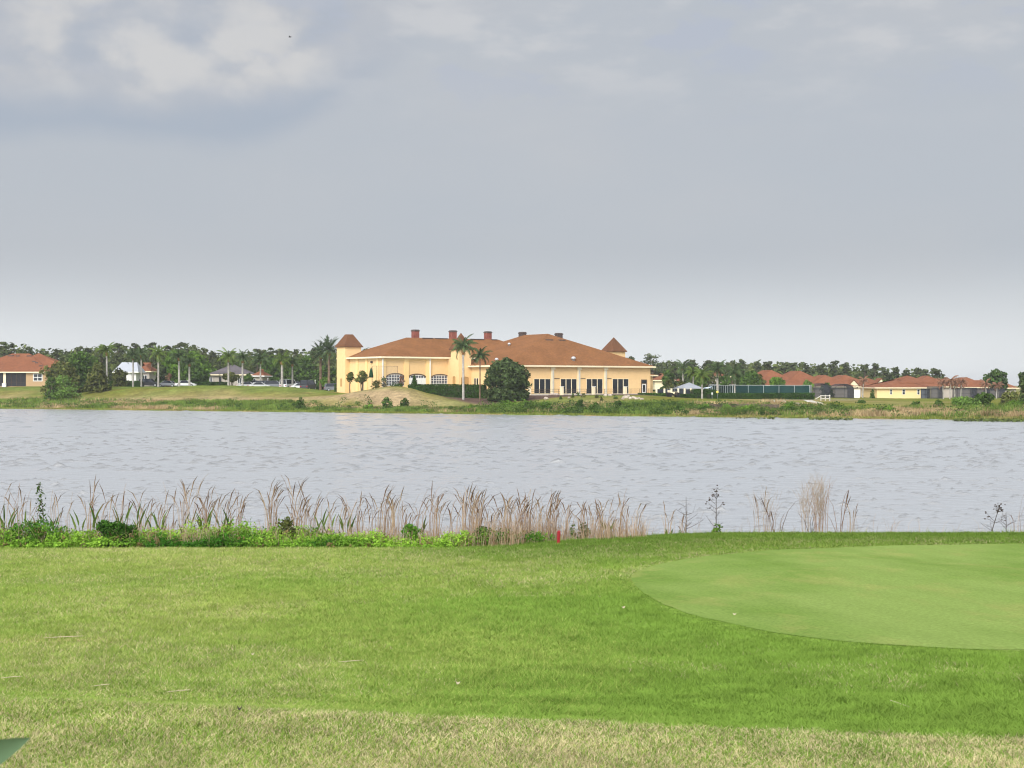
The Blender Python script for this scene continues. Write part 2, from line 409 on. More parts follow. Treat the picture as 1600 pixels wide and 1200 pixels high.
    l = bpy.data.lights.new('sun', 'SUN'); l.energy = 2.8; l.angle = math.radians(20); l.color = (1, .95, .87)
    so = bpy.data.objects.new('sun', l); COL.objects.link(so)
    e, a = math.radians(SUN_EL), math.radians(SUN_AZ)
    d = Vector((math.sin(a) * math.cos(e), math.cos(a) * math.cos(e), math.sin(e)))
    so.rotation_euler = d.to_track_quat('Z', 'Y').to_euler(); so.location = d * 60
def build_camera():
    c = bpy.data.cameras.new('camera'); c.lens = 50; c.sensor_width = 36; c.clip_end = 5000; c.clip_start = .1
    c.dof.use_dof = True; c.dof.focus_distance = 60; c.dof.aperture_fstop = 11
    o = bpy.data.objects.new('camera', c); COL.objects.link(o); o.location = (0, 0, CZ); o.rotation_euler = (math.pi / 2, 0, 0)
    SC.camera = o
    SC.view_settings.view_transform = 'Standard'; SC.view_settings.look = 'None'; SC.view_settings.exposure = 0; SC.view_settings.gamma = 1
    SC.render.engine = 'CYCLES'; SC.cycles.use_denoising = True; SC.cycles.filter_width = 1.15; SC.cycles.max_bounces = 6; SC.cycles.transparent_max_bounces = 12

# ------------------------------------------------------------------ the putting green's outline on the lawn
GREEN_PX = [(985, 905), (988, 898), (1000, 891), (1022, 884), (1050, 878), (1085, 872), (1120, 867.5), (1180, 862), (1250, 858), (1330, 855), (1400, 853), (1500, 851), (1600, 850), (1720, 850), (1840, 856), (1950, 872), (2010, 900),
            (2010, 945), (1940, 985), (1800, 1008), (1700, 1015), (1600, 1017), (1500, 1015), (1400, 1009), (1300, 1001), (1200, 988), (1100, 967), (1060, 955), (1030, 942), (1005, 927), (992, 916)]
GREEN = np.array([hit(px, py, 12, 44) for px, py in GREEN_PX])
def smooth_loop(P, k=3):
    for _ in range(k):
        Q = np.roll(P, -1, 0); P = np.stack([P * .75 + Q * .25, P * .25 + Q * .75], 1).reshape(-1, 2)
    return P
GREEN = smooth_loop(GREEN)
def in_green(x, y, pad=0):
    c = GREEN.mean(0); P = c + (GREEN - c) * (1 + pad)
    ins = np.zeros(x.shape, bool); j = len(P) - 1
    for i in range(len(P)):
        xi, yi = P[i]; xj, yj = P[j]
        k = ((yi > y) != (yj > y)) & (x < (xj - xi) * (y - yi) / (yj - yi + 1e-12) + xi)
        ins ^= k; j = i
    return ins
def y_edge(x): return 37.7 + 1.5 * sst(-3, 2.5, x) + (vnoise(x * .8, x * 0, 4) - .5) * .35

def straw_frac(x, y):
    n = fbm(x * .5, y * .35, 31); n2 = fbm(x * 2.6, y * 1.6, 41)
    s = .13 + .55 * (n - .5) + .45 * (n2 - .5)
    ye = y + .12 * (fbm(x * 1.5, y * 0 + 2, 77) - .5)
    s = s + (.24 + .38 * sst(-3.0, .5, x)) * (1 - sst(9.25, 9.65, ye)) - .22 * sst(9.4, 9.7, ye) * (1 - sst(10.6, 12, y)) * sst(-3, 0, x)
    s = s + .14 * np.exp(-((x + 5.5) / 3) ** 2 - ((y - 14) / 2.5) ** 2) + .12 * sst(26, 34, y) * sst(0, -6, x)
    s = s - .30 * np.exp(-((x - 2.0) / 4) ** 2 - ((y - 17) / 5) ** 2) - .15 * np.exp(-((x - 2) / 2.5) ** 2 - ((y - 11) / 1.0) ** 2)
    s = s + .14 * np.exp(-((x - 3.2) / 1.6) ** 2 - ((y - 10.8) / .8) ** 2) - .2 * sst(34, 37, y) * sst(-1, 3, x)
    return np.clip(s, .0, .85)
def yellow_frac(x, y):
    n = fbm(x * .25 + 3, y * .2, 51)
    return np.clip(.35 + 1.2 * (n - .5) + .35 * sst(1, -6, x) - .28 * sst(-2, 3, x), 0, 1)
C_DEEP, C_GREEN, C_YEL, C_STRAW, C_BROWN = map(np.array, ((.095, .185, .024), (.205, .32, .056), (.335, .40, .10), (.54, .475, .26), (.36, .25, .14)))

def far_tint(x, y):
    s = (y - ysh(x)) * .88; px = 800 + F * x / np.maximum(y, 1)
    n = fbm(x * .06, y * .05, 61); n2 = fbm(x * .25, y * .2, 62)
    c = np.empty(x.shape + (3,)); c[:] = (.15, .15, .030)
    def mix(col, f): nonlocal c; f = np.clip(f, 0, 1)[..., None]; c = c * (1 - f) + np.array(col) * f
    mix((.12, .20, .035), 1.6 * (n2 - .42))
    mix((.30, .23, .11), 2.2 * (n - .45))
    tan = np.exp(-((x + 24) / 15) ** 2 - ((y - 245) / 8) ** 2) * 1.0
    tan = tan + .9 * np.exp(-((s - 15 - 3 * np.sin(x * .09)) / 3.2) ** 2) * (px < 640)
    tan = tan + .7 * np.exp(-((x - 24) / 14) ** 2 - ((y - 222) / 5) ** 2)
    mix((.32, .235, .13), tan * (.45 + .75 * n2) * sst(.25, .5, n2 + .15))
    mix((.125, .165, .036), .9 * sst(24, 30, s) * (px < 520) * (n2 > .3))
    mix((.11, .165, .03), sst(9, 3, s) * .8)
    mix((.23, .18, .075), sst(8, 4, s) * sst(.45, .6, n2))
    f = FB; q = np.stack([x, y], -1) - f.A; u = q @ f.e; v = q @ f.n          # mulch bed below the clubhouse terrace
    bed = sst(-15.5, -14, v + 2 * (n2 - .5)) * sst(.5, -.3, v) * sst(-16, -13, u) * sst(35, 33, u)
    mix((.115, .075, .058), bed)
    mix((.09, .17, .03), .85 * sst(-19, -17, v) * sst(-14, -16, v) * sst(6, 10, u) * sst(40, 34, u))
    return c

FB = Fr((gx(790, 262), 262), (28.5, 282.7))       # eaves line of the clubhouse's front block

def axis(parts):
    a = []
    for lo, hi, st in parts: a += list(np.arange(lo, hi, st))
    return np.array(a + [parts[-1][1]])
def build_ground():
    X = axis([(-1500, -300, 60), (-300, -150, 6), (-150, -22, 1.6), (-22, 22, .3), (22, 150, 1.6), (150, 300, 6), (300, 1500, 60)])
    Y = axis([(-80, 2, 6), (2, 46, .3), (46, 170, 6), (170, 325, 1.1), (325, 420, 5), (420, 3000, 80)])
    xx, yy = np.meshgrid(X, Y); zz = terrain(xx, yy)
    nx, ny = len(X), len(Y)
    i = np.arange(ny - 1)[:, None] * nx + np.arange(nx - 1)[None]
    Fq = np.stack([i, i + 1, i + nx + 1, i + nx], -1).reshape(-1, 4)
    sf = straw_frac(xx, yy)[..., None]; yf = yellow_frac(xx, yy)[..., None]
    cn = (C_GREEN * .74 * (1 - yf) + C_YEL * .74 * yf) * (1 - sf) + C_STRAW * .75 * sf  # self-shade of the grass blades is put into the ground colour
    cn = np.where((yy > y_edge(xx) + .6)[..., None], np.array((.10, .085, .045)), cn)
    brown = np.exp(-((xx - gx(60, 16.2)) / 1.1) ** 2 - ((yy - 16.1) / .22) ** 2)[..., None]
    cn = cn * (1 - brown * .8) + C_BROWN * brown * .8
    c = np.where((yy < 60)[..., None], cn, far_tint(xx, yy))
    m = bpy.data.materials.new('ground_turf'); t = nt(m)
    a = N(t, 'ShaderNodeAttribute', attribute_name='tint'); p = N(t, 'ShaderNodeNewGeometry').outputs['Position']
    f1 = mapr(t, noise(t, p, 16, 4, .65), .25, .75, .55, 1.4); f2 = mth(t, 'MULTIPLY', mapr(t, noise(t, p, 1.6, 4, .6), .3, .7, .8, 1.2), mapr(t, noise(t, p, .3, 4, .6), .3, .7, .78, 1.2))
    f = mth(t, 'MULTIPLY', f1, f2); cc = N(t, 'ShaderNodeCombineColor'); [t.links.new(f, cc.inputs[k]) for k in range(3)]
    d = N(t, 'ShaderNodeBsdfDiffuse'); t.links.new(mixc(t, 1.0, a.outputs['Color'], cc.outputs[0], 'MULTIPLY'), d.inputs[0])
    b = N(t, 'ShaderNodeBump'); b.inputs['Strength'].default_value = .6; b.inputs['Distance'].default_value = .06
    t.links.new(noise(t, p, 9, 4, .6), b.inputs['Height']); t.links.new(b.outputs[0], d.inputs['Normal']); out(t, d.outputs[0])
    tag(mesh_np('ground', np.stack([xx, yy, zz], -1).reshape(-1, 3), Fq, m, tint=c.reshape(-1, 3), smooth=True), kind='structure')

def waves(x, y):
    """wind ripples: low short-crested wave trains; the shortest die out with distance, where the sheet is drawn coarser"""
    r = np.random.default_rng(11); z = np.zeros_like(x)
    for k in range(36):
        L = .4 * (1.7 / .4) ** r.random(); a = r.normal() * .4 + 1.5; ph = r.uniform(0, 6.283); K = 6.283 / L
        q = K * (x * math.cos(a) + y * math.sin(a)) + ph + 1.4 * np.sin(K * .13 * (x * math.cos(a + 1.3) + y * math.sin(a + 1.3)) + ph * 3)
        z += .0024 * L ** .8 * (np.sin(q) + .3 * np.sin(2 * q + 1.2)) * (1 - sst(75 * L, 130 * L, y))
    return z * (.7 + .6 * fbm(x * .12, y * .07, 141, 3))
def build_lake():
    m = bpy.data.materials.new('lake_water'); t = nt(m)
    g = N(t, 'ShaderNodeNewGeometry').outputs['Position']
    b = N(t, 'ShaderNodeBump'); b.inputs['Strength'].default_value = .35; b.inputs['Distance'].default_value = .05
    t.links.new(noise(t, scaled(t, g, (.7, 1.1, 1)), 2.6, 3, .6), b.inputs['Height'])
    fr = N(t, 'ShaderNodeFresnel'); fr.inputs['IOR'].default_value = 1.33; d = N(t, 'ShaderNodeBsdfDiffuse'); d.inputs[0].default_value = (.33, .33, .32, 1)
    gl = N(t, 'ShaderNodeBsdfGlossy'); gl.inputs['Roughness'].default_value = .27; gl.inputs['Color'].default_value = (1, 1, 1, 1)
    for n_ in (fr, d, gl): t.links.new(b.outputs[0], n_.inputs['Normal'])
    mx = N(t, 'ShaderNodeMixShader'); t.links.new(mth(t, 'POWER', fr.outputs[0], .26), mx.inputs[0]); t.links.new(d.outputs[0], mx.inputs[1]); t.links.new(gl.outputs[0], mx.inputs[2]); out(t, mx.outputs[0])
    V = []; Fq = []; off = 0
    for y0, y1, dy, dx in ((37, 75, .11, .16), (75, 130, .18, .26), (130, 300, .34, .6)):
        W = .40 * y1 + 12; X = np.arange(-W, W + dx, dx); Y = np.linspace(y0, y1, int((y1 - y0) / dy) + 1)
        xx, yy = np.meshgrid(X, Y); zz = waves(xx, yy) * sst(0, 1.5, yy - 37); nx, ny = len(X), len(Y)
        r = np.random.default_rng(int(y0)); sc = (.8, 1.2, 2.0)[(y0 > 70) + (y0 > 120)]                 # scattered steep little wavelets
        for _ in range((1100, 1500, 1500)[(y0 > 70) + (y0 > 120)]):
            cy = r.uniform(y0 + 2, y1 - 2); cx = r.uniform(-.4, .4) * cy; wx = sc * (.08 + .42 * r.random() ** 2.2); wy = sc * r.uniform(.12, .17); A = min(.15, wy * r.uniform(.4, 1.0))
            i0, i1 = np.searchsorted(X, (cx - 3 * wx, cx + 3 * wx)); j0, j1 = np.searchsorted(Y, (cy - 3 * wy, cy + 3 * wy))
            ex = (xx[j0:j1, i0:i1] - cx) / wx; ey = (yy[j0:j1, i0:i1] - cy + .12 * wx * np.sin(3 * ex)) / wy; zz[j0:j1, i0:i1] += A * np.exp(-ex ** 2 - ey ** 2)
        V.append(np.stack([xx, yy, zz], -1).reshape(-1, 3)); i = np.arange(ny - 1)[:, None] * nx + np.arange(nx - 1)[None]
        Fq.append(off + np.stack([i, i + 1, i + nx + 1, i + nx], -1).reshape(-1, 4)); off += nx * ny
    far = np.array([(-1500, 37, -.06), (1500, 37, -.06), (1500, 420, -.06), (-1500, 420, -.06)]); V.append(far); Fq.append(np.array([[off, off + 1, off + 2, off + 3]]))
    tag(mesh_np('lake', np.concatenate(V), np.concatenate(Fq), m, smooth=True), kind='structure')

def build_green():
    c = GREEN.mean(0); rings = [.0] + list(np.linspace(.05, 1, 30)); n = len(GREEN)
    V = [(c[0], c[1])]
    for r in rings[1:]: V += [tuple(c + (p - c) * r) for p in GREEN]
    V = np.array(V); z = terrain(V[:, 0], V[:, 1]) + .006; V = np.column_stack([V, z])
    k = np.arange(n); k2 = (k + 1) % n
    tri = np.stack([np.zeros(n, int), 1 + k, 1 + k2], -1)
    q = np.concatenate([np.stack([1 + r * n + k, 1 + (r + 1) * n + k, 1 + (r + 1) * n + k2, 1 + r * n + k2], -1) for r in range(len(rings) - 2)])
    m = bpy.data.materials.new('close_mown_green'); t = nt(m)
    g = N(t, 'ShaderNodeNewGeometry').outputs['Position']
    col = mixc(t, mapr(t, noise(t, scaled(t, g, (.7, .45, 1)), .35, 4, .55), .38, .62), (.142, .222, .046), (.20, .275, .072))
    col = mixc(t, mth(t, 'MULTIPLY', mapr(t, noise(t, scaled(t, g, (1, .5, 1)), .8, 5, .65), .5, .68), .6), col, (.26, .28, .085))
    wv = N(t, 'ShaderNodeTexWave', wave_type='BANDS'); wv.inputs['Scale'].default_value = .33; wv.inputs['Distortion'].default_value = .6; wv.inputs['Detail'].default_value = 1
    mp = N(t, 'ShaderNodeMapping'); mp.inputs['Rotation'].default_value = (0, 0, -.25); t.links.new(g, mp.inputs[0]); t.links.new(mp.outputs[0], wv.inputs[0])
    f = mth(t, 'MULTIPLY', mapr(t, wv.outputs['Fac'], .3, .7, .982, 1.018), mapr(t, noise(t, g, 22, 4, .7), .25, .75, .78, 1.2))
    cc = N(t, 'ShaderNodeCombineColor'); [t.links.new(f, cc.inputs[i]) for i in range(3)]
    d = N(t, 'ShaderNodeBsdfDiffuse'); t.links.new(mixc(t, 1.0, col, cc.outputs[0], 'MULTIPLY'), d.inputs[0])
    b = N(t, 'ShaderNodeBump'); b.inputs['Strength'].default_value = .3; b.inputs['Distance'].default_value = .03
    t.links.new(noise(t, g, 26, 3), b.inputs['Height']); t.links.new(b.outputs[0], d.inputs['Normal']); out(t, d.outputs[0])
    tag(mesh_np('putting_green', V, [tri, q], m, smooth=True), kind='structure')

# ------------------------------------------------------------------ grass and other blades
def blades(P, h, w, yaw, lean, seg2=False, face=None):
    """P base points; each a narrow tapered blade, w wide, leaning by lean (a fraction of h)."""
    n = len(P); f = yaw if face is None else face
    sx, sy = np.cos(f) * w / 2, np.sin(f) * w / 2
    lx, ly = np.cos(yaw + 1.2) * lean * h, np.sin(yaw + 1.2) * lean * h
    A = P.copy(); A[:, 0] -= sx; A[:, 1] -= sy
    B = P.copy(); B[:, 0] += sx; B[:, 1] += sy
    C = P.copy(); C[:, 0] += lx; C[:, 1] += ly; C[:, 2] += h
    if not seg2:
        V = np.stack([A, B, C], 1).reshape(-1, 3); i = np.arange(n)[:, None] * 3
        return V, i + np.array([[0, 1, 2]]), 3
    D = P.copy(); D[:, 0] += lx * .35 - sx * .75; D[:, 1] += ly * .35 - sy * .75; D[:, 2] += h * .6
    E = P.copy(); E[:, 0] += lx * .35 + sx * .75; E[:, 1] += ly * .35 + sy * .75; E[:, 2] += h * .6
    C[:, 2] -= h * .08
    V = np.stack([A, B, E, D, C], 1).reshape(-1, 3); i = np.arange(n)[:, None] * 5
    return V, [i + np.array([[0, 1, 2, 3]]), i + np.array([[3, 2, 4]])], 5
def build_grass():
    ybands = np.array([6.5, 8, 10, 12, 15, 19, 24, 31, 41])
    def make(lo, hi, seg2):
        Ps = []; scs = []
        for a, b in zip(ybands[:-1], ybands[1:]):
            if a < lo or b > hi: continue
            m = (a + b) / 2; dens = 5600 * (9 / m) ** 1.75; W = .38 * b + 4.2
            n = int(dens * (b - a) * 2 * W)
            q = np.stack([RNG.uniform(-W, W, n), RNG.uniform(a, b, n)], 1); q = q[RNG.random(n) < sst(0, 3.4, .38 * q[:, 1] + 4.2 - np.abs(q[:, 0]))]
            Ps.append(q); scs.append(np.full(len(q), (m / 9) ** .75))
        xy = np.concatenate(Ps); sc = np.concatenate(scs)
        ig = in_green(xy[:, 0], xy[:, 1]); rim = ig & ~in_green(xy[:, 0], xy[:, 1], -.03) & (RNG.random(len(xy)) < .85); k = (~ig | rim) & (xy[:, 1] < y_edge(xy[:, 0]) + .3); xy = xy[k]; sc = sc[k]
        x, y = xy.T; n = len(x)
        sf = straw_frac(x, y); yf = yellow_frac(x, y)
        long_ = sst(.5, .75, fbm(x * .8, y * .8, 71)) * np.exp(-((y - 11.3) / 1.6) ** 2) * sst(-2, 1, x)
        near = in_green(x, y, .05)
        h = (.026 + .02 * RNG.random(n)) * (1 + 1.0 * long_) * (1 + .35 * np.minimum(sc - 1, 2)) * np.where(in_green(x, y), .22, np.where(near, .5, 1))
        h *= .45 + 1.1 * fbm(x * 5, y * 4, 72)
        w = (.0042 + .003 * RNG.random(n)) * sc
        r = RNG.random(n); isst = r < sf
        c = np.where((RNG.random(n) < yf)[:, None], C_YEL, C_GREEN)
        q = .4 * RNG.random((n, 1)) ** 2; c = c * (1 - q) + C_DEEP * q
        c = np.where(isst[:, None], C_STRAW * (.7 + .5 * RNG.random((n, 1))), c) * (.70 + .56 * fbm(x * 4.5, y * 3.2, 73, 3))[:, None] * ((1 - .32 * sst(26, 35, y) * sst(-5, 2, x)) * np.where(near, .88, 1))[:, None]
        h = np.where(isst, h * .85, h)
        P = np.stack([x, y, terrain(x, y) - .004], 1)
        V, Fc, per = blades(P, h, w, RNG.uniform(0, 6.283, n), RNG.uniform(.4, 1.7, n), seg2, face=RNG.uniform(-.9, .9, n))
        return V, Fc, np.repeat(c, per, 0)
    V1, F1, c1 = make(6, 12.1, True); V2, F2, c2 = make(11.9, 42, False)
    V = np.concatenate([V1, V2]); c = np.concatenate([c1, c2])
    print('grass verts', len(V))
    tag(mesh_np('grass', V, [F1[0], F1[1], F2 + len(V1)], M['tint'], tint=c), 'mown lawn grass with straw patches around the putting green', 'grass', kind='stuff')

def leaf_cards(P, Nn, S, asp=.55, bend=.25):
    n = len(P); Nn = Nn / (np.linalg.norm(Nn, axis=1, keepdims=True) + 1e-9)
    r = RNG.normal(size=(n, 3)); t = np.cross(Nn, r); t /= np.linalg.norm(t, axis=1, keepdims=True) + 1e-9
    b = np.cross(Nn, t); S = S[:, None]
    V = np.stack([P - t * S + Nn * S * bend * -.3, P + b * S * asp, P + t * S - Nn * S * bend, P - b * S * asp], 1).reshape(-1, 3)
    return V, np.arange(n)[:, None] * 4 + np.array([[0, 1, 2, 3]])

REEDS = [(2, 732, 3, 6), (30, 747, 6, 10), (97, 765, 4, 14), (142, 735, 3, 6), (185, 747, 8, 18), (215, 752, 3, 8), (252, 760, 4, 6), (268, 748, 2, 4), (284, 746, 3, 4), (297, 727, 10, 12), (320, 745, 6, 14), (352, 755, 8, 16), (375, 760, 5, 10),
         (417, 733, 6, 10), (425, 745, 4, 6), (460, 727, 6, 6), (467, 760, 5, 8), (474, 765, 2, 3), (495, 748, 5, 8), (515, 770, 5, 12), (532, 775, 5, 8), (557, 762, 7, 8), (578, 760, 3, 6), (597, 749, 9, 9), (617, 760, 8, 6), (634, 788, 4, 4),
         (657, 765, 3, 6), (677, 748, 10, 8), (684, 762, 4, 3), (705, 772, 5, 8), (727, 750, 14, 9), (740, 750, 16, 9), (751, 758, 12, 9), (765, 778, 10, 10), (789, 760, 20, 12), (805, 768, 12, 10), (822, 757, 18, 12), (842, 773, 8, 8), (857, 756, 16, 9), (864, 764, 8, 6),
         (882, 780, 5, 6), (887, 774, 3, 3), (907, 769, 5, 5), (914, 782, 4, 4), (927, 777, 8, 8), (940, 772, 12, 8), (955, 785, 6, 6), (966, 756, 9, 8), (980, 772, 4, 6), (994, 770, 3, 3), (1044, 778, 4, 4), (1062, 800, 4, 10)]
def stalk_mesh(items):
    """items: (x, y, z, h, lean_angle, lean, droop, r, plume, colour) -> bent thin stalks, some with a nodding seed head"""
    V = []; Fq = []; C = []
    for x, y, z, h, a, l, dr, r, plume, col in items:
        ca, sa = math.cos(a), math.sin(a); b = len(V); ts = (0, .35, .65, .88, 1.0)
        for k, t in enumerate(ts):
            o = l * h * t ** 1.4 + dr * h * .22 * max(0, t - .6) ** 2 / .16
            zz = z + h * t - dr * h * .16 * max(0, t - .7) ** 2 / .09
            rr = r * (1 - .55 * t)
            if plume and t >= .88: rr = r * (1.9 if t < 1 else .5)
            if plume and k == 2: rr = r * .7
            for q in range(3):
                V.append((x + ca * o + rr * math.cos(q * 2.09 + a), y + sa * o + rr * math.sin(q * 2.09 + a), zz))
                f = (.5 if plume and t >= .88 else 1)
                C.append((col[0] * f, col[1] * f * .95, col[2] * f * .9))
        for k in range(len(ts) - 1):
            for q in range(3):
                q2 = (q + 1) % 3; Fq.append((b + k * 3 + q, b + k * 3 + q2, b + k * 3 + 3 + q2, b + k * 3 + 3 + q))
    return np.array(V), np.array(Fq), np.array(C)
TANS = [(.52, .39, .26), (.42, .29, .19), (.60, .48, .34), (.30, .20, .13), (.56, .45, .35)]
def build_reeds():
    it = []
    for px, top, n, sp in REEDS + [(int(RNG.uniform(0, 720)), int(RNG.uniform(752, 790)), 4, 12) for _ in range(26)]:
        for k in range(int(n * 1.35 + 1)):
            d = RNG.uniform(39.9, 41.8); p = px + RNG.normal() * sp * .55; x = gx(p, d); z = T(x, d); p = px + (p - px)
            h = max(.35, (gz(top, d) - z) * (1 - .4 * RNG.random() ** 1.5 * (k > 0)))
            it.append((x, d, z - .03, h, RNG.choice([0, 0, 3.14]) + RNG.normal() * .6, abs(RNG.normal()) * .085, RNG.uniform(.1, .95), RNG.uniform(.0065, .0115), RNG.random() < .7, TANS[RNG.integers(5)]))
        for k in range(max(2, n)):
            d = RNG.uniform(39.6, 41.6); p = px + RNG.normal() * sp * 1.3; x = gx(p, d)
            it.append((x, d, T(x, d) - .03, RNG.uniform(.4, .95), RNG.uniform(0, 6.3), RNG.uniform(.05, .4), RNG.uniform(0, 2), .006, False, TANS[RNG.integers(5)]))
    for _ in range(8500):                                       # short dry stems along the water
        p = RNG.uniform(-60, 1010); x0 = p
        if RNG.random() > .42 + .5 * float(fbm(np.array([p * .013]), np.array([.2]), 81)[0]) + .35 * (735 < p < 880) - .3 * (p < 150): continue
        d = RNG.uniform(38.0, 41.8) if not 820 < p < 930 else RNG.uniform(39.3, 41.8); x = gx(p, d)
        it.append((x, d, T(x, d) - .03, RNG.uniform(.25, .8) * (1 + .5 * (735 < p < 870) * RNG.random()), RNG.uniform(0, 6.3), RNG.uniform(.05, .5), RNG.uniform(0, 2.5), RNG.uniform(.0035, .0065), False, TANS[RNG.integers(5)]))
    for _ in range(1300):                                        # a thin fringe at the right
        p = RNG.uniform(1010, 1680); d = RNG.uniform(40.4, 41.6); x = gx(p, d)
        it.append((x, d, T(x, d) - .03, RNG.uniform(.15, .5) * (2.2 if RNG.random() < .16 * (p < 1400) + .04 else 1), RNG.uniform(0, 6.3), RNG.uniform(.05, .5), RNG.uniform(0, 2), .0045, False, TANS[RNG.integers(5)]))
    V, Fq, C = stalk_mesh(it)
    tag(mesh_np('reeds', V, Fq, M['drytint'], tint=C), 'dry tan reeds and cattail stalks standing along the near water edge', 'reeds', kind='stuff')

def build_ground_cover():
    m = 3900; px = RNG.uniform(-90, 870, m); px = px[RNG.random(m) < np.interp(px, [-90, 600, 760, 800, 870], [1, .9, .75, .3, .1]) * (.5 + .9 * fbm(px * .02, px * 0, 94))]; m = len(px); d = RNG.uniform(37.6, 40.5, m); x = gx(px, d); k = d > y_edge(x); px, d, x = px[k], d[k], x[k]; m = len(x)
    H = (.08 + 1.25 * fbm(x * .8, d * .8, 92) ** 2.8 + .18 * RNG.random(m) ** 3) * sst(37.4, 38.4, d) * (1 - .35 * sst(39.6, 40.6, d)) * (1 - .45 * sst(600, 770, px)) + .05
    q = RNG.integers(0, m, 62000); n = len(q); f = RNG.random(n) ** .7; r = (.05 + .16 * H[q]) * (1.1 - .6 * f)
    P = np.stack([x[q] + RNG.normal(size=n) * r, d[q] + RNG.normal(size=n) * r * .8, np.zeros(n)], 1); P[:, 2] = terrain(x[q], d[q]) + H[q] * f
    Nn = RNG.normal(size=(n, 3)) * .8 + np.array((0, -.4, .9))
    V, Fc = leaf_cards(P, Nn, RNG.uniform(.022, .058, n), .5)
    a = np.clip(fbm(x * .6, d * .9, 93) * 3.2 - 1.15 + .5 * (RNG.random(m) - .5), 0, 1)[q][:, None]; br = (RNG.random(m) < .08)[q][:, None]
    c = np.array((.055, .165, .02)) * (1 - a) + np.array((.30, .50, .06)) * a; c = np.where(br, np.array((.22, .17, .07)), c) * (.7 + .5 * RNG.random((n, 1)))
    tag(mesh_np('ground_cover', V, Fc, M['tint'], tint=np.repeat(c, 4, 0)), 'bright green leafy ground cover between lawn and reeds', 'ground cover', kind='stuff')
    # a few taller weeds with upright stems among it are part of the reeds; fringe grass at the lawn's far edge
    n = 9000; x = RNG.uniform(-1, 17, n); y = y_edge(x) + RNG.uniform(-.1, 1.6, n)
    h = .05 + .12 * RNG.random(n) ** 2 + .05 * vnoise(x * 2, y, 3)
    V, Fc, per = blades(np.stack([x, y, terrain(x, y)], 1), h, RNG.uniform(.008, .015, n), RNG.uniform(0, 6.3, n), RNG.uniform(.1, .8, n))
    c = np.where(RNG.random((n, 1)) < .3, C_STRAW * .8, C_GREEN * (.6 + .5 * RNG.random((n, 1))))
    tag(mesh_np('fringe_grass', V, Fc, M['tint'], tint=np.repeat(c, per, 0)), 'rough uncut grass fringe at the lawn edge above the water', 'grass', kind='stuff')

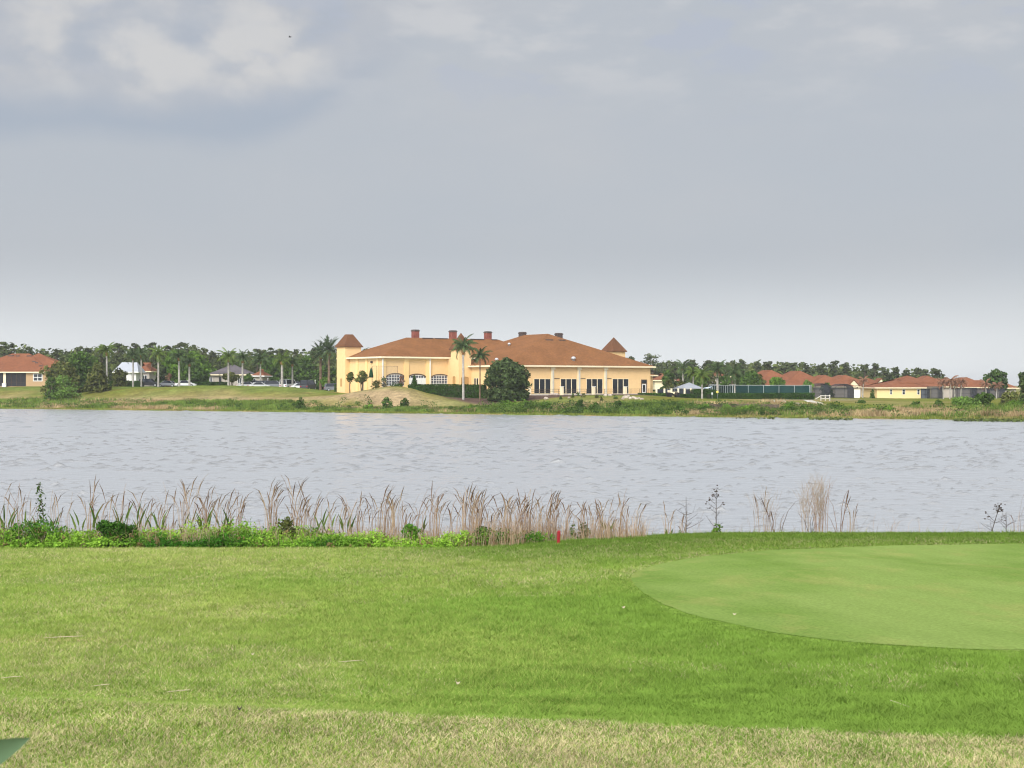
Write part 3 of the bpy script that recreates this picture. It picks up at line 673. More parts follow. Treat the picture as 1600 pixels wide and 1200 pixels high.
def build_far_shore():
    n = 95000
    px = RNG.uniform(-150, 1760, n)
    d = np.full(n, 230.0)
    for _ in range(12): d = ysh(gx(px, d)) + 0 * d          # the waterline seen at that place
    s = RNG.random(n) ** 1.15 * np.interp(px, [0, 450, 700, 850, 1600], [17, 16, 14, 14, 15]) * np.interp(px, [420, 500, 700, 780], [1, .5, .5, 1])
    d = d + s / .88; x = gx(px, d); s = (d - ysh(x)) * .88
    cl = fbm(x * .22, d * .22, 101); cl2 = fbm(x * .09 + 9, d * .12, 102)
    keep = (RNG.random(n) < .25 + 1.1 * cl) & (s > -.2); x, d, px, s, cl, cl2 = (q[keep] for q in (x, d, px, s, cl, cl2)); n = len(x)
    hs = np.interp(px, [0, 300, 600, 760, 820, 1000, 1250, 1350, 1600], [.8, .75, .75, .8, 1.1, 1.05, 1.1, .95, 1.25])
    h = hs * (.25 + 1.2 * cl * RNG.random(n) ** .5) * np.where(s < 1.5, .45, 1)
    green = np.clip((cl2 - .47) * 6 + np.interp(px, [0, 500, 780, 1000, 1300, 1600], [.45, .35, .75, .8, .55, .25]), 0, 1)
    r = RNG.random((n, 1))
    cg = np.array((.095, .17, .028)) * (1 - r) + np.array((.19, .25, .055)) * r
    ct = np.array((.34, .24, .12)) * (1 - r) + np.array((.47, .36, .20)) * r
    c = np.where((RNG.random(n) < green)[:, None], cg, ct) * (.12 + 1.7 * fbm(x * .7, d * .7, 103, 3))[:, None]
    low = sst(1.8, .6, s)[:, None] * .75; c = c * (1 - low) + (np.array((.19, .21, .04)) * (.7 + .5 * r)) * low
    V, Fc, per = blades(np.stack([x, d, terrain(x, d) - .05], 1), h, RNG.uniform(.10, .22, n), RNG.uniform(0, 6.3, n), RNG.uniform(.1, .7, n), face=RNG.uniform(-.8, .8, n))
    c1 = np.repeat(c, per, 0); m = 620; pw = np.concatenate([RNG.uniform(760, 1330, 400), RNG.uniform(-100, 1700, 220)]); dw = np.full(m, 225.0)     # leafy weeds among the sedge
    for _ in range(12): dw = ysh(gx(pw, dw))
    dw = dw + RNG.uniform(.5, 13, m); xw = gx(pw, dw); hw = RNG.uniform(.35, 1.0, m) + .75 * RNG.random(m) ** 3; q = RNG.integers(0, m, 30000); f = RNG.random(30000) ** .7; rr = .16 + .36 * hw[q] * (1.1 - .6 * f)
    P = np.stack([xw[q] + RNG.normal(size=30000) * rr, dw[q] + RNG.normal(size=30000) * rr, np.zeros(30000)], 1); P[:, 2] = terrain(xw[q], dw[q]) + hw[q] * f
    V2, F2 = leaf_cards(P, RNG.normal(size=(30000, 3)) + (0, -.3, .8), RNG.uniform(.08, .17, 30000), .6); a = RNG.random(m)[q][:, None]
    c2 = np.repeat((np.array((.035, .075, .018)) * (1 - a) + np.array((.13, .20, .04)) * a) * (.7 + .5 * RNG.random((30000, 1))), 4, 0)
    Fc = [Fc, F2 + len(V)]; V = np.concatenate([V, V2])
    tag(mesh_np('shore_sedge', V, Fc, M['tint'], tint=np.concatenate([c1, c2])), 'green and tan sedge along the far bank of the lake', 'sedge', kind='stuff')
    # floating plants close to the far bank at the right
    P = []
    for px0, px1, py, m in ((1262, 1332, 655.5, 150), (1490, 1680, 657.6, 900), (1140, 1215, 654.0, 40)):
        p = RNG.uniform(px0, px1, m); q = py + RNG.normal(size=m) * .5 + (p - px0) * .008
        dd = CZ * F / (q - 600); P.append(np.stack([gx(p, dd), dd, np.full(m, .05)], 1))
    P = np.concatenate(P); P[:, 2] += RNG.random(len(P)) * .22
    V, Fc = leaf_cards(P, RNG.normal(size=(len(P), 3)) * .5 + np.array((0, -.3, 1)), RNG.uniform(.15, .35, len(P)))
    r = RNG.random((len(P), 1)); c = np.array((.045, .06, .02)) * (1 - r) + np.array((.13, .17, .05)) * r
    tag(mesh_np('floating_plants', V, Fc, M['tint'], tint=np.repeat(c, 4, 0)), 'dark mats of floating plants lying off the far bank at right', 'water plants', kind='stuff')
# ------------------------------------------------------------------ trees and shrubs
def crown_cards(lobes, n, size, asp=.6, shell=(.45, 1.0), up=.35, flat=0.0, sizevar=.4):
    L = np.array(lobes, float); wgt = (L[:, 3] * L[:, 4] * L[:, 5]) ** .667; k = RNG.choice(len(L), n, p=wgt / wgt.sum())
    u = RNG.normal(size=(n, 3)); u /= np.linalg.norm(u, axis=1, keepdims=True)
    u[:, 2] = np.where(RNG.random(n) < flat, np.abs(u[:, 2]), u[:, 2])
    r = (shell[0] ** 3 + (shell[1] ** 3 - shell[0] ** 3) * RNG.random(n)) ** (1 / 3)
    r = r * (.86 + .28 * RNG.random(n))
    P = L[k, :3] + u * L[k, 3:6] * r[:, None]
    Nn = u + RNG.normal(size=(n, 3)) * .75 + np.array((0, 0, up))
    return leaf_cards(P, Nn, size * (1 - sizevar + 2 * sizevar * RNG.random(n)), asp)
def lobed(H, W, nl, z0=.3, flatten=.8, seed=0):
    """an uneven cluster of leafy clumps: a crown H high (from z0 H), W wide"""
    r = np.random.default_rng(seed + 100); out_ = [(0, 0, H * (z0 + (1 - z0) * .48), W * .36, W * .36, (1 - z0) * H * .40)]
    if z0 < .1: out_ += [(math.cos(k * 1.3) * W * .3, math.sin(k * 1.3) * W * .3, H * .14, W * .2, W * .2, H * .16) for k in range(5)]
    for i in range(nl):
        a = r.uniform(0, 6.283); q = r.random() ** .5 * .62; zz = r.random()
        env = math.sin(math.pi * (.12 + .80 * zz)) ** .7
        rr = W / 2 * r.uniform(.30, .48)
        out_.append((math.cos(a) * q * W / 2 * env * 1.15, math.sin(a) * q * W / 2 * env * 1.15, H * (z0 + (1 - z0) * (.16 + .70 * zz)), rr, rr, rr * flatten))
    return out_
def make_tree(name, label, cat, loc, H, W, mat_, n=900, leaf=.35, nl=9, z0=.25, trunk=.16, group=None, seed=0, bark='bark', flatten=.8, lobes=None, stems=1, asp=.6):
    r = np.random.default_rng(seed + 5); o = root(name, label, cat, loc, group)
    lobes = lobes or lobed(H, W, nl, z0, flatten, seed)
    mb = MB()
    for s in range(stems):
        ox = (s - (stems - 1) / 2) * W * .12
        top = H * (z0 + (1 - z0) * .55)
        mb.tube([(ox * .3, 0, -.3), (ox * .6 + r.normal() * .03 * W, r.normal() * .02 * W, top * .45), (ox + r.normal() * .05 * W, r.normal() * .04 * W, top)], [trunk, trunk * .75, trunk * .35], 7)
        for l in lobes[s::stems]:
            zt = min(l[2] * .75, top) * r.uniform(.6, .9)
            mb.tube([(ox * .6, 0, zt), ((l[0] + ox * .6) * .5, l[1] * .5, (zt + l[2]) / 2 + .05 * H), (l[0], l[1], l[2])], [trunk * .42, trunk * .3, trunk * .12], 5)
    mb.build('trunk', M[bark], o, True, world=False)
    V, Fc = crown_cards(lobes, n, leaf, asp)
    V[:, 2] = np.maximum(V[:, 2], .03)
    mesh_np('crown', V, Fc, M[mat_], o)
    return o
def make_shrub(name, label, cat, loc, H, W, mat_, n=500, leaf=.15, nl=7, group=None, seed=0, asp=.55):
    o = root(name, label, cat, loc, group); lobes = lobed(H, W, nl, .0, .85, seed); r = np.random.default_rng(seed)
    mb = MB()
    for l in lobes: mb.tube([(l[0] * .15, l[1] * .15, -.1), (l[0] * .5, l[1] * .5, l[2] * .55), (l[0], l[1], l[2] + l[5] * .5)], [.03 * H * .5, .02 * H * .5, .006 * H], 5)
    mb.build('stems', M['bark'], o, True, world=False)
    V, Fc = crown_cards(lobes, n, leaf, asp, (.3, 1.0)); V[:, 2] = np.maximum(V[:, 2], .0)
    mesh_np('foliage', V, Fc, M[mat_], o); return o

def make_pine(name, label, loc, H, W, seed, group, n=420, mat_='pine'):
    r = np.random.default_rng(seed); lobes = []; W *= 1.35 + .3 * (loc[0] > 0)
    nl = r.integers(8, 13)
    for i in range(nl):
        z = H * (.5 + .46 * (i + r.uniform(.1, .9)) / nl); a = r.uniform(0, 6.28); q = W / 2 * r.uniform(.1, .8) * (1.1 - .55 * (i / nl))
        rr = W * r.uniform(.12, .24); lobes.append((math.cos(a) * q, math.sin(a) * q, z, rr * 1.3, rr * 1.3, rr * .42))
    lobes.append((W * r.normal() * .1, 0, H * .955, W * .16, W * .16, W * .09))
    return make_tree(name, label, 'tree', loc, H, W, mat_, n=n, leaf=.42, trunk=.2, group=group, seed=seed, lobes=lobes, z0=.6)

def frond_mesh(az, el0, L, droop, nst=13, ll=.6, lw=.06, hang=.6):
    """one feather frond: an arching midrib with leaflets down both sides"""
    V = []; Fc = []; pts = []
    p = np.zeros(3); e = el0
    for k in range(nst + 1):
        pts.append(p.copy()); dr = np.array([math.cos(az) * math.cos(e), math.sin(az) * math.cos(e), math.sin(e)])
        p = p + dr * L / nst; e -= droop / nst * (.5 + 1.3 * k / nst)
    pts = np.array(pts); side = np.array([-math.sin(az), math.cos(az), 0])
    for k in range(1, nst + 1):
        t = k / nst; l = ll * math.sin(math.pi * (.16 + .8 * t)) ** .8
        d = pts[k] - pts[k - 1]; d /= np.linalg.norm(d)
        for s in (-1, 1):
            for j in (0, .5):
                b = pts[k - 1] + d * L / nst * j
                tip = b + (side * s * (1 - hang * .45) + d * .55 + np.array((0, 0, -hang)) + RNG.normal(size=3) * .12) * l
                i = len(V); V += [b - d * lw, b + d * lw, tip]; Fc.append((i, i + 1, i + 2))
    for k in range(nst):
        i = len(V); w = .035 * (1 - k / nst) + .01
        V += [pts[k] - side * w, pts[k] + side * w, pts[k + 1] + side * w * .8, pts[k + 1] - side * w * .8]; Fc += [(i, i + 1, i + 2), (i, i + 2, i + 3)]
    return V, Fc
def make_palm(label, loc, Hc, R, tr, nfr=17, mat_='palm', bark='palmbark', boot=True, group=None, seed=0, hang=.7, droop=1.7, lean=0.0, date=False):
    r = np.random.default_rng(seed); o = root('palm_tree', label, 'palm tree', loc, group)
    mb = MB(); lx = lean * Hc
    mb.tube([(0, 0, -.4), (0, 0, .15), (lx * .25, 0, Hc * .4), (lx * .7, 0, Hc * .75), (lx, 0, Hc * .93)], [tr * 1.35, tr * 1.15, tr, tr * .95, tr * .8], 9)
    mb.build('trunk', M[bark], o, True, world=False)
    if boot:
        b = MB(); b.tube([(lx * .97, 0, Hc * .84), (lx, 0, Hc * .90), (lx, 0, Hc * 1.0)], [tr * 1.05, tr * 1.5, tr * .7], 9)
        for k in range(9):
            a = k * .7; b.tube([(lx + math.cos(a) * tr, math.sin(a) * tr, Hc * .86), (lx + math.cos(a) * tr * 2.2, math.sin(a) * tr * 2.2, Hc * .93 + .1 * (k % 3))], [.07, .02], 4)
        b.build('leaf_bases', M['boot'], o, True, world=False)
    V = []; Fc = []
    for k in range(nfr):
        az = k * 2.39996 + r.normal() * .2; f = k / (nfr - 1)
        el = 1.35 - 1.65 * f + r.normal() * .1 if not date else 1.4 - 2.1 * f + r.normal() * .08
        v, c = frond_mesh(az, el, R * r.uniform(.95, 1.25), droop * r.uniform(.8, 1.15) * (.75 + .5 * f) if not date else .7, ll=R * .30 if not date else R * .2, lw=.045 * R ** .5, hang=hang)
        b = len(V); V += [np.array(q) + np.array((lx, 0, Hc)) for q in v]; Fc += [tuple(b + i for i in t) for t in c]
    mesh_np('crown', np.array(V), np.array(Fc), M[mat_], o)
    return o

def pz(px, py, d): return gz(py, d)
def tree_at(px, d, top, wpx, name, label, mat_, seed, n=900, leaf=.35, nl=9, z0=.2, **kw):
    loc = G(px, d); H = gz(top, d) - loc[2]; W = wpx * d / F
    return make_tree(name, label, kw.pop('cat', 'tree'), loc, H, W, mat_, n=n, leaf=leaf, nl=nl, z0=z0, seed=seed, **kw)
def shrub_at(px, d, top, wpx, label, mat_, seed, n=400, leaf=.2, nl=7, name='shrub', cat='shrub', **kw):
    loc = G(px, d); H = max(.4, gz(top, d) - loc[2]); W = wpx * d / F
    return make_shrub(name, label, cat, loc, H, W, mat_, n=n, leaf=leaf, nl=nl, seed=seed, **kw)

def build_woods():
    """the far wood reads as one mass; the pines that stand out above it are trees of their own"""
    prof = [(-120, 536), (0, 536), (40, 537), (60, 546), (100, 545), (130, 543), (165, 540), (240, 538), (300, 538), (325, 549), (345, 551), (400, 546), (460, 546), (530, 544), (600, 556), (700, 562), (900, 566), (985, 562), (1010, 572), (1040, 561), (1060, 567), (1110, 565), (1160, 564), (1200, 567), (1300, 567), (1350, 571), (1395, 577), (1440, 578), (1470, 584), (1490, 600), (1760, 603)]
    px_, py_ = zip(*prof); lobes = []
    for p in np.arange(-150, 1500, 4.5):
        for row in range(4):
            d = (405, 425, 450, 480)[row] + RNG.uniform(-8, 8) + 45 * (p > 960)
            q = p + RNG.uniform(-3, 3); x = gx(q, d); top = gz(np.interp(q, px_, py_), d); z0 = T(x, d)
            hh = (top - z0) * (RNG.uniform(.62, 1.03) if row > 0 else RNG.uniform(.45, .8))
            rr = RNG.uniform(2.0, 4.4); zc = z0 + max(1.5, hh - rr * .85)
            lobes.append((x, d, zc, rr, rr, rr * .85))
            if zc - rr > z0 + 2: lobes.append((x + RNG.normal(), d + RNG.normal(), z0 + (zc - z0) * .45, rr * 1.15, rr * 1.15, (zc - z0) * .5))
    V, Fc = crown_cards(lobes, 76000, .75, .65, (.7, 1.05), .5)
    tag(mesh_np('far_woods', V, Fc, M['wood_far']), 'far green wood closing the view behind the houses and clubhouse', 'wood', kind='stuff')
    gl, gr = 'pines rising over the wood at left', 'pines rising over the wood at right'
    for k, (p, top, w) in enumerate([(6, 533, 15), (17, 535, 16), (47, 541, 12), (88, 545, 10), (122, 540, 14), (135, 543, 13), (158, 539, 12), (184, 535, 20), (212, 535, 14), (238, 534, 18), (262, 539, 14), (283, 535, 24), (302, 538, 14), (318, 543, 12), (330, 549, 12), (402, 544, 14), (424, 542, 12), (440, 545, 14), (462, 545, 14), (489, 543, 14)]):
        d = 395 + (k * 7) % 20; loc = G(p, d)
        make_pine('pine_tree', 'dark pine standing up out of the far wood left of the clubhouse', loc, gz(top, d) - loc[2], w * d / F, 300 + k, gl)
    for k, (p, top, w) in enumerate([(986, 556, 14), (1019, 553, 26), (1053, 564, 12), (1080, 562, 20), (1107, 563, 15), (1124, 565, 14), (1144, 563, 14), (1157, 561, 14), (1183, 564, 14), (1200, 564, 14), (1226, 566, 14), (1240, 566, 12), (1262, 570, 12), (1283, 569, 12), (1304, 563, 16), (1321, 566, 16), (1352, 569, 14), (1366, 567, 13), (1381, 574, 13), (1399, 573, 11), (1416, 578, 11), (1432, 575, 12), (1447, 577, 14), (1462, 576, 16)]):
        d = 440 + (k * 7) % 20; loc = G(p, d)
        make_pine('pine_tree', 'dark pine standing up out of the far wood right of the clubhouse', loc, gz(top, d) - loc[2], w * d / F, 400 + k, gr)

def dome(H, W, n, seed):
    r = np.random.default_rng(seed); L = [(0, 0, H * .45, W * .37, W * .37, H * .42)]
    for i in range(n):
        a = i * 2.39996 + r.normal() * .2; e = math.asin(min(1, (i + .3) / n * 1.15 - .12)) if i / n < .97 else 1.4
        L.append((math.cos(a) * math.cos(e) * W * .375, math.sin(a) * math.cos(e) * W * .375, H * (.40 + .44 * math.sin(e)), W * r.uniform(.10, .165), W * r.uniform(.10, .165), W * r.uniform(.08, .13)))
    for k in range(12): L.append((math.cos(k * .52) * W * .36, math.sin(k * .52) * W * .36, H * .14, W * .13, W * .13, H * .15))
    return L
def build_trees():
    OAK = dome(gz(555.5, 249) - T(gx(792, 249), 249), 73 * 249 / F, 30, 5)
    # left of the clubhouse
    tree_at(95, 296, 562, 66, 'olive_tree', 'broad olive green tree beside the left orange roofed house', 'olive', 1, n=2400, leaf=.36, nl=13, z0=.02)
    tree_at(130, 300, 550, 74, 'olive_tree', 'tall bushy tree between the orange roofed house and the first palm', 'mid', 2, n=2800, leaf=.36, nl=13, z0=.02)
    tree_at(112, 320, 548, 26, 'dark_tree', 'dark tree top showing behind the olive trees at left', 'oak', 3, n=600, leaf=.5)
    shrub_at(104, 287, 584, 50, 'low yellowish bush in front of the olive trees', 'willow', 4, n=1000, leaf=.26, nl=9)
    shrub_at(82, 287, 582, 30, 'dark bush at the foot of the olive trees by the house', 'mid', 5, n=700, leaf=.26)
    tree_at(152, 292, 568, 46, 'olive_tree', 'low spreading tree at the foot of the first palm', 'olive', 6, n=1400, leaf=.38, nl=10, z0=.0)
    tree_at(188, 318, 572, 30, 'olive_tree', 'small olive tree in front of the white building', 'olive', 7, n=600, leaf=.36, z0=.05)
    tree_at(276, 345, 545, 56, 'round_tree', 'bright green round tree behind the pale palms', 'bright', 8, n=1800, leaf=.45, nl=13, z0=.08)
    tree_at(311, 350, 548, 58, 'round_tree', 'bright green dome shaped tree left of the grey roofed building', 'bright', 9, n=2000, leaf=.45, nl=13, z0=.08)
    tree_at(300, 332, 566, 56, 'round_tree', 'darker green tree low in front of the bright domed trees', 'mid', 10, n=1300, leaf=.42, nl=11, z0=.05)
    tree_at(252, 332, 566, 26, 'round_tree', 'dark tree filling the gap behind the dark hatchback', 'oak', 11, n=700, leaf=.42, z0=.0)
    shrub_at(263, 326, 583, 14, 'small orange brown shrub beneath the bright trees', 'deadpalm', 12, n=220, leaf=.25)
    tree_at(361, 316, 583, 28, 'pruned_tree', 'yellow green flat topped tree in front of the cream wall', 'olive', 13, n=700, leaf=.3, nl=8, z0=.45, stems=3, trunk=.12)
    tree_at(388, 318, 584, 22, 'pruned_tree', 'darker flat topped tree left of the orange gable roof', 'mid', 14, n=560, leaf=.3, nl=7, z0=.4, stems=3, trunk=.12)
    tree_at(430, 345, 590, 24, 'small_tree', 'small green tree behind the parked cars by the stub palm', 'mid', 15, n=500, leaf=.35, z0=.1)
    shrub_at(416, 340, 592, 18, 'reddish brown shrub behind the parked cars', 'deadpalm', 16, n=300, leaf=.3)
    tree_at(470, 372, 556, 60, 'broad_tree', 'large green tree at the wood edge behind the car park', 'mid', 17, n=1700, leaf=.5, nl=13, z0=.05)
    tree_at(425, 375, 555, 56, 'broad_tree', 'large green tree between the orange gable and wood edge', 'mid', 18, n=1600, leaf=.5, nl=13, z0=.05)
    tree_at(505, 368, 566, 46, 'broad_tree', 'green tree at the foot of the date palms', 'mid', 19, n=1200, leaf=.5, nl=11, z0=.0)
    tree_at(508, 330, 588, 20, 'small_tree', 'pale green young tree standing before the date palms', 'bright', 20, n=420, leaf=.3, z0=.25)
    tree_at(575, 330, 536, 26, 'dark_tree', 'dark tree top showing over the roof right of the square turret', 'oak', 21, n=700, leaf=.5, z0=.3)
    # around the clubhouse
    tree_at(792, 249, 555, 80, 'spreading_oak', 'large dark round tree standing against the clubhouse front', 'oak', 22, n=9000, leaf=.27, nl=26, z0=.0, lobes=OAK, trunk=.32)
    tree_at(547, 263, 579, 18, 'topiary_tree', 'single stemmed mushroom clipped tree left of its twin by the turret', 'olive', 23, n=700, leaf=.16, nl=7, z0=.45, flatten=.6, trunk=.12)
    tree_at(566, 262, 578, 25, 'topiary_tree', 'forked mushroom clipped tree beside the turret wall', 'olive', 24, n=1000, leaf=.16, nl=9, z0=.4, flatten=.6, stems=3, trunk=.13)
    shrub_at(587, 261, 591, 22, 'loose grey green shrub left of the first arched window', 'olive', 25, n=500, leaf=.16)
    shrub_at(600, 263, 585, 15, 'pointed dark shrub touching the first arched window', 'hedge', 26, n=500, leaf=.14)
    shrub_at(618, 262, 600, 34, 'low dark shrub under the first arched window', 'hedge', 27, n=600, leaf=.15)
    tree_at(627, 264, 585, 12, 'small_tree', 'thin leaved small tree right of the first arched window', 'deadpalm', 28, n=240, leaf=.14, z0=.3, trunk=.08)
    o = root('cone_shrub', 'clipped cone shrub in front of the white double doors', 'shrub', G(647.5, 264.5)); H = gz(586, 264.5) - o.location[2]
    MB().tube([(0, 0, -.1), (0, 0, H * .7)], [.08, .03], 6).build('trunk', M['bark'], o, world=False)
    V, Fc = crown_cards([(0, 0, H * (.55 + .09 * i), .62 * (1 - i / 7), .62 * (1 - i / 7), .35) for i in range(5)], 700, .12); mesh_np('foliage', V, Fc, M['hedge'], o)
    # right of the clubhouse
    tree_at(1094, 330, 577, 34, 'dark_tree', 'grey green tree behind the paired yellow palms', 'mid', 30, n=800, leaf=.42)
    tree_at(1072, 345, 571, 34, 'dark_tree', 'dark tree right of the clubhouse end behind the pool', 'oak', 31, n=800, leaf=.45)
    tree_at(1172, 335, 581, 40, 'round_tree', 'grey green round tree left of the first tiled roof', 'mid', 32, n=1000, leaf=.42, nl=10)
    tree_at(1214, 318, 587, 30, 'round_tree', 'bright green tree before the first tiled roof behind the green screen', 'bright', 33, n=800, leaf=.36)
    tree_at(1262, 318, 593, 22, 'round_tree', 'sparse pale green tree before the second tiled roof', 'willow', 34, n=300, leaf=.33)
    for k, (p, d, top, w, mt, lab) in enumerate([(1043, 345, 577, 28, 'mid', 'green tree just right of the clubhouse end block'), (1110, 350, 578, 30, 'olive', 'olive tree between the yellow palms and thick palm'), (1130, 345, 583, 26, 'mid', 'low green tree before the white walled house'), (1156, 345, 579, 36, 'mid', 'green tree behind the palm with thin white trunk'), (1186, 342, 584, 26, 'olive', 'olive tree at the left edge of the first tiled roof'), (1064, 312, 592, 20, 'olive', 'small grey green tree left of the tent roof'), (1292, 345, 598, 22, 'mid', 'low tree in the dip between tiled roofs'), (1382, 372, 594, 26, 'mid', 'low tree left of the yellow house roof')]):
        tree_at(p, d, top, w, 'garden_tree', lab, mt, 150 + k, n=900, leaf=.4, nl=9, z0=.05)
    shrub_at(1046, 300, 592, 22, 'grey leaved shrub against the pool fence', 'olive', 35, n=500, leaf=.25)
    shrub_at(1135, 312, 594, 30, 'bush in front of the white walled house behind the courts', 'mid', 36, n=500, leaf=.3)
    tree_at(1557, 372, 579, 46, 'round_tree', 'round green tree rising behind the farthest roofs at right', 'mid', 37, n=1300, leaf=.45, nl=11, z0=.2)
    tree_at(1610, 228, 572, 42, 'dark_tree', 'dark glossy tree cut by the right edge of the view', 'oak', 38, n=2200, leaf=.3, nl=14, z0=.0)
    tree_at(1508, 209, 622, 52, 'willow_bush', 'large bright green willow bush on the right far bank', 'willow', 39, n=2400, leaf=.2, nl=15, z0=.0, cat='bush', trunk=.1, stems=3)
    tree_at(1535, 216, 611, 36, 'willow_bush', 'taller darker willow bush behind the bright one at right', 'mid', 40, n=1300, leaf=.22, nl=11, z0=.0, cat='bush', trunk=.1, stems=3)
    tree_at(1578, 222, 609, 34, 'brown_bush', 'olive brown bush near the right edge of the far bank', 'olive', 41, n=1100, leaf=.22, nl=10, z0=.0, cat='bush', trunk=.08, stems=3)
    shrub_at(1584, 207, 626, 30, 'low bright green shrub at the water under the olive brown bush', 'bright', 42, n=700, leaf=.18)
    shrub_at(1432, 212, 628, 20, 'dark green shrub in tan reeds below the yellow house', 'mid', 43, n=500, leaf=.18)
    shrub_at(1467, 214, 627, 24, 'spiky dark shrub left of the bright willow bush', 'mid', 44, n=500, leaf=.2)
    shrub_at(1345, 240, 628, 16, 'low shrub on the bank left of the yellow house corner', 'mid', 45, n=300, leaf=.2)
    shrub_at(1363, 338, 607, 9, 'columnar grey green shrub at the left corner of the yellow house', 'mid', 46, n=300, leaf=.2)
    # shrubs along the far bank
    bank = [(470, 616, 12, 'lone upright shrub on the bank below the car park', 'mid'), (606, 620, 16, 'dark upright shrub in front of the tan mound', 'mid'), (632, 621, 14, 'shrub beside the dark upright one before the tan mound', 'mid'),
            (577, 633, 16, 'low shrub at the water below the tan mound', 'bright'), (740, 632, 16, 'small bright shrub on the bank below the thin palm', 'bright'), (797, 626, 24, 'leafy shrub on the bank below the large round tree', 'bright'), (822, 623, 22, 'tall leafy shrub right of the one under the round tree', 'bright'),
            (852, 624, 20, 'shrub below the leftmost window group', 'bright'), (905, 625, 16, 'dark shrub below the gap of first and second lamp piers', 'mid'), (930, 627, 14, 'small shrub below the second lamp pier', 'mid'), (966, 624, 12, 'upright dark shrub below the fourth window group', 'mid'),
            (1036, 630, 14, 'shrub on the bank below the clubhouse right end', 'mid'), (1061, 632, 14, 'shrub on the bank below the golf cart', 'mid'), (1098, 634, 20, 'shrub at the left end of the timber bulkhead', 'bright'), (1132, 634, 22, 'shrub before the middle of the timber bulkhead', 'bright'), (1170, 634, 26, 'wide shrub before the right half of the timber bulkhead', 'bright'),
            (1232, 630, 22, 'dense shrub at the end of the concrete path', 'bright'), (1256, 632, 16, 'shrub just right of the concrete path', 'mid'), (1386, 634, 26, 'low green shrub in tan reeds below the yellow house front', 'bright')]
    for k, (p, top, w, lab, mt) in enumerate(bank):
        d = float(ysh(np.array([gx(p, 215 if p > 700 else 250)]))[0]); d = float(ysh(np.array([gx(p, d)]))[0]) + 4.5 + (k % 3) * 1.5
        shrub_at(p, d, top, w * 1.35, lab, mt, 60 + k, n=420, leaf=.19, group='shrubs along the far bank')

def build_palms():
    rows = [(167, 306, 537, 554, 2.3, .2, 'tall grey palm in front of the dark wood beside the olive tree'), (208, 312, 546, 562, 2.2, .18, 'palm before the pale metal roof of the white building'), (221, 318, 543, 559, 2.2, .18, 'second palm before the white building with a darker trunk'),
            (247.5, 312, 542, 560, 2.6, .2, 'palm with brown hanging fronds behind the dark hatchback'), (280, 308, 546, 565, 2.7, .22, 'palm with orange boot in front of the bright round tree'), (296, 308, 556, 575, 2.4, .21, 'shorter palm right beside the one with orange boot'),
            (357, 305, 548, 566, 2.6, .2, 'palm in front of the cream walled building'), (379, 300, 548, 570, 2.3, .2, 'slim palm right of the cream walled building'), (407, 318, 553, 568, 2.8, .19, 'palm behind the orange gable roof'),
            (440.7, 310, 553, 571, 2.6, .28, 'palm with a thick pale trunk behind the white van'), (457, 314, 556, 574, 2.6, .2, 'palm with thin pale trunk left of the black van')]
    for k, (p, d, top, ct, R, tr, lab) in enumerate(rows):
        loc = G(p, d); Hc = gz((top + ct) / 2 + 1, d) - loc[2]
        make_palm(lab, loc, Hc, R, tr, nfr=19, mat_='palm' if k % 3 else 'palmlt', group='palms around the car park', seed=500 + k)
    for k, (p, d, c, R, lab) in enumerate([(514, 325, 546, 3.6, 'big date palm with stiff crown left of the square turret'), (501, 332, 552, 3.2, 'shorter date palm partly behind the big one')]):
        loc = G(p, d); make_palm(lab, loc, gz(c, d) - loc[2], R, .3, nfr=40, bark='darkpalm', group='date palms', seed=520 + k, hang=.35, date=True)
    loc = G(724, 251); make_palm('tall palm in front of the clubhouse mid turret', loc, gz(541, 251) - loc[2], 2.6, .2, nfr=22, seed=530, group='palms at the clubhouse', lean=-.004)
    loc = G(750, 250); make_palm('thin palm between the tall palm and round tree', loc, gz(556, 250) - loc[2], 2.2, .11, nfr=18, seed=531, group='palms at the clubhouse', boot=False, bark='darkpalm')
    rt = [(1067, 318, 573, 2.7, .2, 'palm', 'dark palm behind the grey tent roof'), (1083, 296, 582, 2.1, .15, 'palmlt', 'yellow green palm before the grey tent roof'), (1097, 262, 586, 2.2, .16, 'palmlt', 'yellow green palm with white trunk standing in front of the hedge'),
          (1121, 305, 577, 2.8, .24, 'palm', 'palm with thick trunk at the left end of the green screen'), (1148, 290, 582, 2.6, .15, 'palm', 'palm with thin white trunk in front of the green screen')]
    for k, (p, d, c, R, tr, mt, lab) in enumerate(rt):
        loc = G(p, d); make_palm(lab, loc, gz(c, d) - loc[2], R, tr, mat_=mt, seed=540 + k, group='palms by the pool and courts')
    dead = [(1348, 345, 595, 1.8, 'wilted brown palm by the white wall'), (1474, 338, 598, 1.9, 'wilted brown palm left in the row by the screen cages'), (1484, 336, 595, 2.1, 'wilted palm in the middle of the left brown clump'), (1492, 338, 598, 1.9, 'wilted palm with two leaning pale trunks nearby'), (1501, 340, 597, 2.0, 'wilted palm right in the brown clump by the screen cages'),
            (1541, 345, 600, 1.9, 'lone wilted palm far right below the last roofs'), (1557, 346, 602, 1.7, 'small wilted palm farthest right by the screens')]
    for k, (p, d, c, R, lab) in enumerate(dead):
        loc = G(p, d); make_palm(lab, loc, gz(c, d) - loc[2], R, .14, nfr=13, mat_='deadpalm', seed=560 + k, group='wilted brown palms', hang=1.0, droop=2.4, lean=.05 * (-1) ** k)

